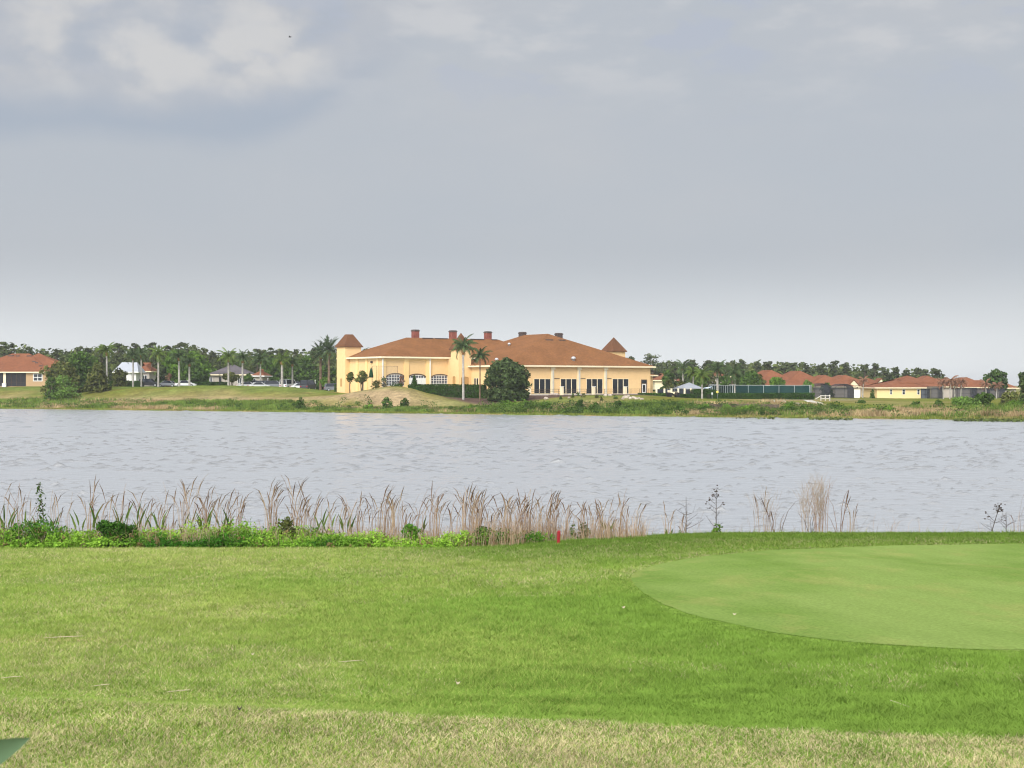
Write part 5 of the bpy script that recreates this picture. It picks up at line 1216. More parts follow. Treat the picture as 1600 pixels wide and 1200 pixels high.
    # pale dormer gables on those two
    for px, py, dd, oo in ((1334, 599.5, 374, H[-2]), (1377, 597.5, 382, H[-1])):
        o, f, ze, zr, W = oo; u = f.u(px, -.2); zt = f.w(px, py - 5, -.2); zb = f.w(px, py + 3, -.2); n3 = np.array([f.n[0], f.n[1], 0])
        MB().prism([f.P(u - 1.3, -.2, zb), f.P(u + 1.3, -.2, zb), f.P(u, -.2, zt)], n3 * 3).build('dormer_gable', M['cream'], o)
        m = MB()
        for s in (-1, 1): m.prism([f.P(u + s * 1.55, -.4, zb - .1), f.P(u, -.4, zt + .12), f.P(u, -.4, zt + .3), f.P(u + s * 1.75, -.4, zb - .06)], n3 * 4)
        m.build('dormer_roof', M['terra'], o)
    # yellow house
    o, f, ze, zr, W, r = house('yellow_house', 'pale yellow house with orange hip roof and three small windows', 'house', 1367.5, 1456, 352, 2, 605.5, 622.5, 592.5, 15, 'yel', 'terra', 8, 7.5, 'cream')
    g = hip(f, f.u(1404, 4), f.u(1458, 4), 3.5, 19, ze + 1.2, gz(586.6, 362), 'v', 7.8, 7.8).build('raised_roof', M['terra'], o)
    for a, b in ((1390.3, 1394), (1409.6, 1414.4), (1432.8, 1437)): window(W, o, a, b, 608.3, 616.5, 1, 2, 'white', 'glass', fw=.1, bar=.1)
    d = MB(); zb = W.w(1447, 622.8); W.box(d, W.u(1438.6), W.u(1452.3), -.08, -.003, zb, ze - .05); pd = d.build('porch_screen', M['lanai_grey'], o)
    d = MB(); W.box(d, W.u(1452.5), W.u(1454.6), -.14, -.003, zb - .3, ze); d.build('porch_column', M['cream'], o)
    m = MB()
    for px in (1439, 1445.5, 1452): m.tube([W.P(W.u(px), -.12, zb), W.P(W.u(px), -.12, ze - .1)], [.04, .04], 4)
    m.tube([W.P(W.u(1438.6), -.12, zb + 1), W.P(W.u(1452.3), -.12, zb + 1)], [.04, .04], 4); m.build('screen_frame', M['black'], o)
    terra('tiled roof house right behind the yellow house', 1426, 1496, 372, 2, 604, 621, 587, 16, 6, 6, axis='v', vt=[])
    terra('tiled roof house behind the brown palms', 1464, 1520, 378, 2, 605, 621, 591, 14, 5, 5, axis='v')
    terra('tiled roof house with double peak before the round tree', 1490, 1552, 380, 2, 605, 621, 589.5, 15, 5, 5, axis='v')
    terra('tiled roof house below the round tree', 1530, 1560, 392, 2, 604, 621, 594, 12, 5, 5)
    terra('last tiled roof house at the far right', 1538, 1592, 384, 2, 606, 621, 592.2, 13, 4, 4)
    lanai('barrel topped dark cage at the end of the green screen', 1273, 1297, 325, 599.3, 621, depth=6); lanai('second barrel topped dark cage left of the white wall', 1304.5, 1334, 325, 600, 621.5, depth=6)
    lanai('flat topped cage at the right end of the yellow house', 1456, 1474, 347, 604, 622.5, False, 4)
    lanai('long flat dark cage behind the brown palms', 1496, 1526, 362, 606, 621.5, False, 4); lanai('flat dark cage under the double peaked roof', 1527, 1546, 364, 607, 621.5, False, 4); lanai('dark cage farthest right behind olive brown bush', 1547, 1570, 366, 607, 621.5, False, 4)
    # white wall beside the second cage
    d = 338; a = G(1338.5, d); o = root('garden_wall', 'short white garden wall between the dark cage and wilted palm', 'wall', a)
    mb = MB(); mb.box(gx(1334, d), gx(1343.5, d), d, d + .3, gz(622.5, d) - .4, gz(608.5, d)); mb.build('panel', M['white'], o)
    mb = MB(); mb.box(gx(1333.6, d), gx(1343.9, d), d - .06, d + .36, gz(608.5, d) + .003, gz(608.5, d) + .12); mb.build('coping', M['cream'], o)

def build_courts():
    # green windscreened fence
    def run(A, B, z0, h, lab, step=3.05):
        f = Fr(A, B); o = root('court_fence', lab, 'fence', (A[0], A[1], z0), 'tennis court fences')
        m = MB(); f.box(m, 0, f.L, -.01, .01, z0 + .1, z0 + h - .08); m.build('windscreen', M['green_screen'], o)
        m = MB(); m.tube([f.P(0, 0, z0 + h), f.P(f.L, 0, z0 + h)], [.045, .045], 6); m.build('top_rail', M['steel'], o)
        k = max(1, round(f.L / step))
        for i in range(k + 1): MB().tube([f.P(f.L * i / k, -.07, z0 - .3), f.P(f.L * i / k, -.07, z0 + h)], [.045, .045], 6).build('post', M['steel'], o)
    z = gz(617, 296); h = gz(602, 296) - z
    A = (gx(1145, 296), 296.); B = (gx(1265, 296), 296.); C = (gx(1272, 300), 303.); D = (gx(1108, 330), 330.)
    run(A, B, z, h, 'long front run of the green windscreened court fence'); run(B, C, z, h, 'short bright green end run of the court fence'); run(D, (gx(1150, 328), 328.), z, h * 1.05, 'far run of the green court fence seen behind the palms'); run(D, A, z, h * .98, 'sloping left run of the green court fence')
    hedge('long clipped hedge in front of the green court fence', (gx(1110, 268), 268.), (gx(1273, 280), 280.), gz(615, 272), 1.3)
    hedge('tall clipped hedge block behind the white trunked palm', (gx(1083, 270), 270.), (gx(1120, 272), 272.), gz(609.8, 271), 1.4)
    hedge('clipped hedge from the clubhouse end to the golf cart', (gx(999, 270), 270.), (gx(1046, 271), 271.), gz(615.2, 270), 1.4)
    hedge('low clipped hedge right of the golf cart', (gx(1057, 270), 270.), (gx(1084, 270), 270.), gz(616.5, 270), 1.2)
    hedge('tall dark clipped hedge below the arched windows', (gx(637, 259.5), 259.5), (gx(757, 255), 255.), gz(601.5, 257), 1.4)
    hedge('dark hedge left under the white building', (gx(160, 318), 318.), (gx(222, 318), 318.), gz(596, 318), 1.2)
    hedge('dark hedge beneath the bright round trees', (gx(292, 322), 322.), (gx(356, 320), 320.), gz(597.5, 321), 1.2)
    hedge('low dark hedge at the base of the square turret', (gx(522, 281), 281.), (gx(543, 279), 279.), gz(601.5, 280), 1)
    # pool fence: cream piers with dark mesh panels
    d = 283; o = root('pool_fence', 'cream piered fence with dark panels right of the clubhouse', 'fence', G(1052, d)); z0 = gz(618, d); zt = gz(607, d); f = Fr((gx(1018, d), d), (gx(1084, d), d))
    pp = [1025.6, 1038, 1049, 1059.6, 1069.5, 1079.5]
    for px in pp: b = MB(); u = f.u(px); f.box(b, u - .17, u + .17, -.17, .17, z0 - .4, zt); b.build('pier', M['cream'], o)
    for i, (a, b_) in enumerate(zip(pp[:-1], pp[1:])):
        b = MB(); f.box(b, f.u(a) + .172, f.u(b_) - .172, -.03, .03, z0 + (.75 if i == 2 else 0), zt - .12); b.build('mesh_panel', M['darkpanel'], o)
        if i == 2: b = MB(); f.box(b, f.u(a) + .173, f.u(b_) - .173, -.1, .1, z0 + .35, z0 + .74); b.build('low_wall', M['cream'], o)
    # grey tent roofed pavilion by the pool and the blue white sail
    d = 292; f = Fr((gx(1066, d), d), (gx(1101, d), d + 1)); ze, zr = gz(607.5, d), gz(597.5, d + 3); o = root('pool_pavilion', 'open pool pavilion with pale grey tent roof', 'pavilion', f.P(f.L / 2, 3, T(*f.P(f.L / 2, 3, 0)[:2])))
    hip(f, 0, f.L, 0, 6, ze, zr, 'u', 2.5, 2.2, .1).build('roof', M['tent'], o)
    for u in (.3, f.L / 2, f.L - .3):
        for v in (.3, 5.7): MB().tube([f.P(u, v, T(*f.P(u, v, 0)[:2]) - .2), f.P(u, v, ze + .05)], [.08, .08], 6).build('post', M['steel'], o)
    d = 289; o = root('shade_sail', 'small white and blue shade sail beside the pavilion roof', 'shade sail', G(1106, d)); P = lambda x, y, q: (gx(x, q), q, gz(y, q))
    MB().prism([P(1099, 606.5, d), P(1106, 607.8, d + .6), P(1112.5, 604.2, d), P(1106, 606.8, d - .4)], (0, .03, .05)).build('cloth', M['sail'], o)
    for x, y in ((1099, 606.5), (1112.5, 604.2)): MB().tube([(gx(x, d), d, T(gx(x, d), d) - .2), P(x, y, d)], [.04, .04], 6).build('pole', M['steel'], o)
    # signs
    for px, py0, py1, dd, mt, lab in ((1120.8, 610.5, 614.5, 268.6, 'yellow_sign', 'tiny round yellow marker standing above the hedge'), (1112.6, 613.2, 616.6, 265, 'white', 'tiny white board standing in front of the tall hedge')):
        x = gx(px, dd); o = root('small_sign', lab, 'sign', (x, dd, T(x, dd))); MB().tube([(x, dd, T(x, dd) - .1), (x, dd, gz(py1, dd))], [.025, .025], 5).build('post', M['steel'], o)
        b = MB(); c = (x, dd - .05, gz((py0 + py1) / 2, dd)); s = (py1 - py0) * dd / F / 2
        (b.ball(c, s, 10, 8, (1, .3, 1)) if mt != 'white' else b.box(x - s * .7, x + s * .7, dd - .08, dd - .03, c[2] - s, c[2] + s)); b.build('board', M[mt], o)
    # timber bulkhead
    o = root('timber_bulkhead', 'low weathered timber bulkhead holding the far bank', 'retaining wall', G(1160, 214.5)); A = (gx(1107, 216), 216.); B = (gx(1217, 211), 211.); f = Fr(A, B)
    zt = gz(630.5, 214); m = int(f.L / .25)
    for i in range(36):
        b = MB(); u0, u1 = f.L * i / 36, f.L * (i + 1) / 36; dz = RNG.uniform(-.1, .08); f.box(b, u0 + .01, u1 - .01, -.06 + RNG.uniform(-.03, .03), .06, .2, zt + dz - .1); b.build('board', M['wood'], o)
    b = MB(); f.box(b, 0, f.L, .065, .2, zt - .3, zt - .1); b.build('waler', M['wood'], o)
    # cart paths
    def path(pts, wd):
        P = np.array([hit(px, py, 185, 330) for px, py in pts]); Q = [P[0]]
        for a, b in zip(P[:-1], P[1:]): Q += [a + (b - a) * t for t in np.linspace(.1, 1, 10)]
        Q = np.array(Q); tn = np.gradient(Q, axis=0); nn = np.stack([-tn[:, 1], tn[:, 0]], 1); nn /= np.linalg.norm(nn, axis=1, keepdims=True)
        cols = [Q + nn * wd * s for s in (-.5, -.25, 0, .25, .5)]; V = np.concatenate([np.column_stack([c, terrain(c[:, 0], c[:, 1]) + .06]) for c in cols]); n = len(Q)
        Fq = np.concatenate([np.stack([np.arange(n - 1) + k * n, np.arange(1, n) + k * n, np.arange(1, n) + (k + 1) * n, np.arange(n - 1) + (k + 1) * n], -1) for k in range(4)])
        tag(mesh_np('cart_path', V, Fq, M['concrete'], smooth=True), kind='structure')
    path([(1216, 626.3), (1228, 629), (1240, 632.5), (1251, 637)], 2.2); path([(1262, 625.8), (1272, 628.5), (1282, 632.5)], 1.6); path([(1186, 625.6), (1300, 625.4), (1345, 625.2)], 1.2)
    # white rail at the path end
    d = 268; o = root('white_handrail', 'bleached wooden handrail beside the cart path', 'railing', G(1285, d)); f = Fr((gx(1273.5, d), d), (gx(1297, d), d))
    for px in (1282.5, 1289.5, 1296.3): b = MB(); u = f.u(px); f.box(b, u - .09, u + .09, -.09, .09, gz(628 if px > 1295 else 625, d) - .2, gz(617, d)); b.build('post', M['palewood'], o)
    for y in (618.5, 622.6): MB().tube([f.P(f.u(1282.3), -.13, gz(y, d)), f.P(f.u(1297), -.13, gz(y, d))], [.085, .085], 6).build('rail', M['palewood'], o)
    MB().tube([f.P(f.u(1282.4), -.14, gz(618.5, d)), f.P(f.u(1274), -.14, gz(623.5, d))], [.09, .09], 6).build('sloping_rail', M['palewood'], o)
    # practice net and closed green parasol
    d = 262; x0, x1 = gx(588, d), gx(621.5, d); o = root('practice_net', 'thin framed golf practice net in front of the left wing', 'net', G(605, d))
    m = MB(); z0 = T(x0, d) - .2; zt0, zt1 = gz(571.8, d), gz(572.3, d)
    m.tube([(x0, d, z0), (x0, d, zt0)], [.03, .03], 5); m.tube([(x1, d, T(x1, d) - .2), (x1, d, zt1)], [.03, .03], 5); m.tube([(x0, d, zt0), (x1, d, zt1)], [.02, .02], 5)
    m.tube([(x0 - .9, d + 2, z0), (x0 - .9, d + 2, zt0)], [.03, .03], 5); m.tube([(x0, d, zt0), (x0 - .9, d + 2, zt0)], [.02, .02], 5); m.build('frame', M['bronze'], o)
    m = MB(); m.box(x0, x1, d + .03, d + .04, T(x0, d), zt0 - .05); m.build('netting', M['net'], o)
    d = 263; x = gx(580, d); o = root('closed_parasol', 'closed dark green parasol above the clipped trees', 'parasol', G(580, d)); MB().tube([(x, d, T(x, d) - .1), (x, d, gz(569, d))], [.03, .02], 6).build('pole', M['wood'], o)
    MB().tube([(x, d, gz(590, d)), (x, d, gz(586, d)), (x, d, gz(579, d)), (x, d, gz(574, d))], [.42, .40, .26, .05], 10).build('canopy', M['parasol'], o, True)
# ------------------------------------------------------------------ vehicles
def make_car(name, label, cat, loc, paintm, kind='sedan', rz=0.0, group='vehicles in the car park'):
    """side profile extruded across with a narrower cabin; faces +x"""
    o = root(name, label, cat, loc, group, rz)
    if kind == 'sedan': Lc, Hc, hood, cab = 4.6, 1.45, .88, [(-1.55, .90), (-.85, 1.42), (.45, 1.45), (1.25, .92)]
    elif kind == 'suv': Lc, Hc, hood, cab = 4.7, 1.8, 1.08, [(-2.2, 1.05), (-1.95, 1.75), (.5, 1.8), (1.25, 1.08)]
    else: Lc, Hc, hood, cab = 5.2, 2.1, 1.2, [(-2.5, 1.1), (-2.4, 2.05), (1.1, 2.1), (1.9, 1.2)]
    W = .9; h = Lc / 2
    low = [(-h, .35), (-h + .05, .8), (-h + .25, hood - .02), (cab[0][0], cab[0][1]), (cab[3][0], cab[3][1]), (h - .35, hood - .12), (h - .03, .65), (h, .35)]
    m = MB(); m.prism([(x, -W, z) for x, z in low], (0, 2 * W, 0))
    t = .16; q = cab                                        # roof slab and pillars
    up = lambda i, s: (q[i][0], s * (W - (t if i in (1, 2) else .02)), q[i][1])
    rf = [up(1, -1), up(2, -1), up(2, 1), up(1, 1)]; m.prism([(p[0], p[1], p[2] - .07) for p in rf], (0, 0, .07))
    for i, j in ((0, 1), (3, 2)):
        for s in (-1, 1): m.tube([up(i, s), up(j, s)], [.06, .05], 5)
    m.build('body', paintm, o, world=False)
    def quad(pts, nm, mt=M['glass']):
        c = np.mean(pts, 0); MB().prism([tuple(np.array(p) * .96 + c * .04) for p in pts], (.004, 0, -.012)).build(nm, mt, o, world=False)
    quad([up(3, -1), up(2, -1), up(2, 1), up(3, 1)], 'windscreen'); quad([up(0, -1), up(1, -1), up(1, 1), up(0, 1)], 'rear_window')
    for s in (-1, 1): quad([up(0, s), up(1, s), up(2, s), up(3, s)], 'side_window')
    for x in (-h + .85, h - .9):
        for s in (-1, 1):
            w = MB(); w.tube([(x, s * (W - .16), .33), (x, s * (W + .03), .33)], [.33, .33], 14); wo = w.build('wheel', M['tyre'], o, world=False)
            w = MB(); w.tube([(x, s * (W + .031), .33), (x, s * (W + .045), .33)], [.2, .18], 10); w.build('rim', M['steel'], wo, world=False)
    for s in (-1, 1):
        MB().box(h - .12, h + .012, s * .66 - .16, s * .66 + .16, .58, .72).build('headlight', M['white'], o, world=False)
        MB().box(-h - .012, -h + .12, s * .68 - .14, s * .68 + .14, .66, .86).build('tail_light', M['red'], o, world=False)
    return o
def build_cars():
    pk = dict(white=paint('white_car_paint', (.78, .78, .78)), black=paint('black_car_paint', (.015, .015, .017)), navy=paint('navy_car_paint', (.03, .035, .055)), grey=paint('grey_car_paint', (.20, .21, .23)), silver=paint('silver_car_paint', (.5, .51, .53)))
    for px, d, col, kind, nm, lab, rz in [
        (233, 322, 'black', 'suv', 'hatchback', 'dark hatchback parked below the orange roof between two palms', .1), (262, 323, 'grey', 'sedan', 'sedan_car', 'grey car half hidden beneath the bright round trees', 3.0), (290, 316, 'white', 'sedan', 'sedan_car', 'white car peeking over the mound beside the shorter palm', .1),
        (386, 312, 'white', 'sedan', 'sedan_car', 'white car parked just right of the slim palm', .5), (397, 322, 'navy', 'suv', 'utility_car', 'navy car parked behind the white one by the slim palm', .05), (414, 318, 'navy', 'suv', 'utility_car', 'dark blue car in the middle of the parked row', .08), (404, 309, 'white', 'sedan', 'sedan_car', 'low white car roof in front of the dark blue car', .4),
        (429, 318, 'grey', 'suv', 'utility_car', 'dark grey car left of the thick palm trunk', .05), (441, 322, 'black', 'sedan', 'sedan_car', 'black car behind the thick palm trunk', .1), (451, 318, 'white', 'van', 'white_van', 'white van parked right of the thick palm trunk', 1.2), (463, 322, 'black', 'suv', 'utility_car', 'black car right of the white van', .2), (470, 311, 'white', 'sedan', 'sedan_car', 'low white car between the black car and the black van', .3),
        (481.5, 300, 'black', 'van', 'black_van', 'black van with white sides driving near the turret', 1.35), (523, 318, 'grey', 'suv', 'utility_car', 'grey car parked at the foot of the square turret', .3)]:
        make_car(nm, lab, nm.replace('_', ' ').replace('utility car', 'car').replace('sedan car', 'car').split()[-1], G(px, d), pk[col], kind, rz)
    # golf cart between the hedges
    loc = G(1051.5, 267); o = root('golf_cart', 'dark golf cart between the two clipped hedges', 'golf cart', loc, rz=.35)
    m = MB(); m.prism([(-1.15, -.58, .3), (-1.15, -.58, .85), (-.3, -.58, .8), (-.2, -.58, .42), (.55, -.58, .42), (.7, -.58, .95), (1.15, -.58, .7), (1.2, -.58, .3)], (0, 1.16, 0)); m.build('body', pk['black'], o, world=False)
    MB().box(-.75, -.2, -.55, .55, .86, .97).build('seat', M['cream'], o, world=False); MB().box(-.85, -.76, -.55, .55, .95, 1.35).build('backrest', M['cream'], o, world=False)
    MB().box(-1.0, .85, -.62, .62, 1.82, 1.88).build('canopy', M['black'], o, world=False)
    for x, xt in ((-.9, -.95), (.72, .6)):
        for s in (-1, 1): MB().tube([(x, s * .55, .8), (xt, s * .57, 1.83)], [.025, .025], 5).build('canopy_post', M['steel'], o, world=False)
    for x in (-.75, .8):
        for s in (-1, 1): MB().tube([(x, s * .45, .23), (x, s * .62, .23)], [.23, .23], 12).build('wheel', M['tyre'], o, world=False)
    # lamp posts of the car park
    for px, d, top, lab in ((342.5, 312, 585, 'thin black lamp post before the cream building'), (532.8, 286, 590, 'short black lamp post at the square turret'), (418.5, 320, 592.5, 'short white post among the parked cars'), (492.5, 322, 595, 'white post right of the black van')):
        x, y, z = G(px, d); o = root('lamp_post', lab, 'lamp post', (x, y, z)); mt = 'white' if 'white' in lab else 'black'; zt = gz(top, d)
        MB().tube([(x, y, z - .2), (x, y, zt)], [.09, .06], 8).build('pole', M[mt], o)
        b = MB(); b.box(x - .1, x + .38, y - .12, y + .12, zt + .003, zt + .15) if mt == 'black' else b.ball((x, y, zt + .1), .13, 8, 6); b.build('lamp_head', M[mt], o)

# ------------------------------------------------------------------ the near shore's own plants and small things
def stem_weed(label, px, d, top, seed, head=True, lean=.0, spread=.5, name='dead_weed', n=9, group=None):
    loc = G(px, d); H = gz(top, d) - loc[2]; r = np.random.default_rng(seed); o = root(name, label, 'weed', loc, group)
    m = MB(); mt = lambda t: np.array((lean * H * t ** 1.3, 0, H * t - .03)); m.tube([mt(t) for t in (0, .4, .75, 1)], [.016, .013, .009, .005], 5)
    tips = [mt(1)]
    for k in range(n):
        t = r.uniform(.25, .95); a = r.uniform(0, 6.28); l = spread * H * (1.05 - t) * r.uniform(.5, 1.1) + .05; b = mt(t); e = b + np.array((math.cos(a) * l, math.sin(a) * l * .6, l * r.uniform(.15, .9)))
        m.tube([b, (b + e) / 2 + np.array((0, 0, -.03 * l)), e], [.007, .006, .003], 4)
        if t > .5: tips.append(e)
        for q in range(2):
            s = b + (e - b) * r.uniform(.4, .9); m.tube([s, s + np.array((r.normal() * .1, r.normal() * .06, abs(r.normal()) * .1))], [.004, .002], 3)
    m.build('stem', M['deadwood'], o, world=False)
    if head:
        m = MB()
        for p in tips:
            for q in range(3): m.ball(p + r.normal(size=3) * np.array((.05, .04, .03)), r.uniform(.013, .026), 6, 5, (1.2, 1, .8))
        m.build('seed_head', M['deadwood'], o, world=False)
    return o
def lance_plant(label, px, d, top, n, seed, w=.027):
    loc = G(px, d); H = gz(top, d) - loc[2]; r = np.random.default_rng(seed); o = root('marsh_plant', label, 'marsh plant', loc, 'broad leaved marsh plants')
    st = MB(); V = []; Fc = []
    for k in range(n):
        a = r.choice([0, 3.14]) + r.normal() * .5; l = r.uniform(.02, .22); h = H * r.uniform(.5, 1.0); x0 = r.normal() * .09
        base = np.array((x0, r.normal() * .05, 0)); d3 = np.array((math.cos(a) * l, math.sin(a) * l, 1.0)); d3 /= np.linalg.norm(d3)
        j = base + d3 * h * .55; st.tube([base, j], [.012, .008], 5)
        s = np.cross(d3, (r.normal() * .5, 1, 0)); s /= np.linalg.norm(s); b = len(V); L_ = h * .45
        for t, ww in ((0, .15), (.25, 1), (.55, .85), (1, .03)):
            c = j + d3 * L_ * t + np.array((math.cos(a) * .12 * t * t * h, 0, 0)); V += [c - s * w * ww, c + s * w * ww]
        Fc += [(b + 2 * i, b + 2 * i + 1, b + 2 * i + 3, b + 2 * i + 2) for i in range(3)]
    st.build('stalks', M['lance'], o, world=False); mesh_np('leaves', np.array(V), np.array(Fc), M['lance'], o); return o
def grass_clump(label, px, d, top, n, wpx, seed, fan=.12, plume=.5, col=None, name='reed_clump', r0=.006, branch=0):
    loc = G(px, d); H = gz(top, d) - loc[2]; r = np.random.default_rng(seed); o = root(name, label, 'reed clump', loc, 'reed clumps standing apart at right'); it = []
    for k in range(n):
        x = r.normal() * wpx * d / F * .35; a = 0 if x > 0 else 3.14
        it.append((x * .6, r.normal() * .1, -.03, H * r.uniform(.55, 1.0) if k else H, a + r.normal() * .4, abs(r.normal()) * fan + abs(x) * .15, r.uniform(0, .9), r0 * r.uniform(.7, 1.3), r.random() < plume, col or TANS[r.integers(5)]))
    V, Fq, C = stalk_mesh(it); mesh_np('stalks', V, Fq, M['drytint'], o, tint=C)
    if branch:
        it = []
        for k in range(branch):
            x = r.normal() * wpx * d / F * .3; z = H * r.uniform(.3, .8); it.append((x * .8, r.normal() * .1, z, H * r.uniform(.15, .33), r.choice([0, 3.14]) + r.normal() * .5, r.uniform(.1, .5), .5, .0032, False, (.50, .40, .30)))
        V, Fq, C = stalk_mesh(it); mesh_np('feathery_plumes', V, Fq, M['drytint'], o, tint=C)
    return o
def build_near_things():
    # red stake
    d = 37.9; x, y, z = G(872, d); o = root('hazard_stake', 'short red wooden stake at the lawn edge by the reeds', 'stake', (x, y, z), rz=.5)
    zt = gz(828, d) - z; s = .032; m = MB(); m.add([(-s, -s, -.2), (s, -s, -.2), (s, s, -.2), (-s, s, -.2), (-s + .025, -s, zt - .05), (s + .025, -s, zt - .05), (s + .025, s, zt - .05), (-s + .025, s, zt - .05), (.03, 0, zt)],
        [(3, 2, 1, 0), (0, 1, 5, 4), (1, 2, 6, 5), (2, 3, 7, 6), (3, 0, 4, 7), (4, 5, 8), (5, 6, 8), (6, 7, 8), (7, 4, 8)]); m.build('post', M['red'], o, world=False)
    MB().box(s + .022, s + .045, -.03, .03, zt - .1, zt - .07).build('metal_tag', M['steel'], o, world=False)
    # shrubs in the ground cover
    S = [(182, 38.35, 808, 62, 'dense deep green bush in the ground cover at left', 'lushdark', 3600, .045), (345, 38.6, 824, 34, 'bright leafy bush left of the tan tangle', 'lush', 900, .04), (640, 38.7, 814, 34, 'bright green bush among thin reeds near the middle', 'lush', 1100, .042), (752, 39.0, 820, 26, 'upright dark leaved bush left of the red stake', 'lushdark', 900, .04),
         (445, 39.0, 806, 56, 'tangled dark shrub with dry stems through it', 'olive', 900, .045), (385, 38.3, 834, 40, 'low bright bush in front of the tangled shrub', 'lush', 700, .04), (1120, 40.2, 812, 22, 'small green clump at the foot of the seed headed weed', 'bright', 260, .04), (895, 40.2, 815, 14, 'small dark leaved plant just right of the red stake', 'lushdark', 260, .035), (912, 40.2, 812, 26, 'yellow green tuft in the reeds right of the stake', 'lance', 420, .04), (1064, 40.3, 833, 8, 'tiny green plant alone on the lawn edge', 'bright', 60, .035), (20, 38.6, 818, 40, 'bright leafy bush at the far left of the ground cover', 'lush', 800, .04)]
    for k, (px, d, top, w, lab, mt, n, leaf) in enumerate(S): shrub_at(px, d, top, w, lab, mt, 700 + k, n=n, leaf=leaf, nl=9, name='leafy_bush', cat='bush')
    # sapling
    d = 39.8; loc = G(66, d); H = gz(754, d) - loc[2]; o = root('sapling', 'thin leafy sapling rising from the ground cover at left', 'sapling', loc); m = MB(); r = np.random.default_rng(3)
    m.tube([(.06, 0, -.05), (.03, 0, H * .5), (-.10, 0, H)], [.014, .01, .004], 5); m.tube([(.04, 0, H * .3), (.2, 0, H * .6)], [.008, .003], 4); m.build('stem', M['bark'], o, world=False)
    n = 170; t = RNG.random(n); P = np.column_stack([.05 - .15 * t + RNG.normal(size=n) * .085 * (1.15 - t * .7), RNG.normal(size=n) * .08, H * (.12 + .88 * t)]); V, Fc = leaf_cards(P, RNG.normal(size=(n, 3)) + (0, 0, .5), RNG.uniform(.03, .055, n), .55); mesh_np('leaves', V, Fc, M['mid'], o)
    # lance leaved plants
    for k, (px, top, n, lab) in enumerate([(8, 782, 7, 'marsh plant with narrow leaves at the left edge'), (45, 783, 4, 'marsh plant left of the sapling'), (84, 792, 4, 'marsh plant with two blades right of the sapling'), (126, 784, 3, 'marsh plant with slim blades before the deep green bush'), (150, 778, 5, 'marsh plant leaning right beside the deep green bush'),
                                           (185, 775, 7, 'tallest marsh plant behind the deep green bush'), (215, 777, 6, 'marsh plant with yellowing blade right of the deep green bush'), (246, 793, 7, 'marsh plant with dark spread blades left of the tall reed spray'), (288, 796, 4, 'marsh plant under the tall reed spray'), (322, 790, 7, 'marsh plant right of the tall reed spray'), (358, 790, 9, 'dark tufted marsh plant left of the tan tangle'),
                                           (499, 790, 4, 'marsh plant with two dark blades right of the tan tangle'), (510, 800, 3, 'small marsh plant beside the two bladed one'), (541, 798, 5, 'dark marsh plant in thin reeds'), (656, 800, 4, 'marsh plant behind the bright bush near the middle'), (955, 810, 3, 'single yellow green blade plant right of the stake'), (1043, 818, 3, 'small marsh plant alone before the water')]):
        lance_plant(lab, px, 40.0 + .25 * (k % 3), top, n + 1, 800 + k)
    # bare weeds and clumps at the right
    stem_weed('tall bare weed with dark clustered seed heads', 1119, 40.4, 760, 1, n=13, spread=.42); stem_weed('leafless thin weed left of the seed headed one', 1072, 40.5, 774, 2, n=10, spread=.5, head=False); stem_weed('leaning bare weed with dark seed heads near the right edge', 1546, 40.4, 786, 3, n=12, lean=.28, spread=.5); stem_weed('low bare weed beneath the leaning one at right', 1572, 40.4, 800, 4, head=False, n=8, spread=.6)
    grass_clump('loose clump of tan and dark stalks left of the feathery reed', 1193, 40.4, 757, 20, 40, 11, .1, .25, branch=50); grass_clump('forked dark stalks leaning right from the loose tan clump', 1213, 40.3, 768, 6, 14, 12, .5, .5, (.16, .10, .07), r0=.009); grass_clump('tall feathery pale reed clump', 1280, 40.3, 740, 24, 22, 13, .06, .0, (.42, .27, .18), branch=190); grass_clump('thin feathery reed clump just left of the tall one', 1258, 40.4, 745, 9, 16, 14, .06, .0, branch=80)
    grass_clump('dark stalks leaning left out of the tall feathery clump', 1311, 40.3, 757, 5, 8, 15, .30, .4, (.30, .19, .13), r0=.010); grass_clump('upright short brown reed clump right of the feathery one', 1331, 40.3, 772, 8, 12, 16, .05, .7); grass_clump('few thin upright stalks near the right edge', 1588, 40.4, 768, 6, 14, 17, .04, .2); grass_clump('three dark stems at the foot of the feathery clump', 1266, 40.2, 790, 5, 16, 18, .3, .0, (.10, .075, .06), r0=.010)
    # litter on the lawn
    def twig(px, py, ang, L_, mt, lab, r=.004):
        x, y = hit(px, py, 7, 40); dx, dy = math.cos(ang) * L_ / 2, math.sin(ang) * L_ / 2; P = [(x + dx * t, y + dy * t + .03 * L_ * (1 - t * t), T(x + dx * t, y + dy * t) + .035 + .01 * t) for t in (-1, -.3, .4, 1)]
        q = MB().tube([tuple(np.array(p) - np.array(P[1])) for p in P], [r * .4, r * .65, r * .65, r * .35], 5).build('straw_stem', M[mt], None); q.location = P[1]; tag(q, lab, 'straw')
    twig(278, 1086, .05, .2, 'straw', 'bleached straw lying on the lawn, the middle of three at lower left', .007); twig(156, 1077, .0, .17, 'straw', 'bleached straw lying left of the longer one', .006); twig(18, 1064, -.1, .2, 'straw', 'bleached straw at the left border of the lawn', .006); twig(548, 1039, .05, .25, 'straw', 'thin straw lying on the green grass in mid lawn', .006); twig(1410, 1108, 1.9, .34, 'straw', 'pale bent straw on the lawn below the putting green', .009); twig(100, 1000, .1, .45, 'straw', 'dry straw across the bare brown patch', .008)
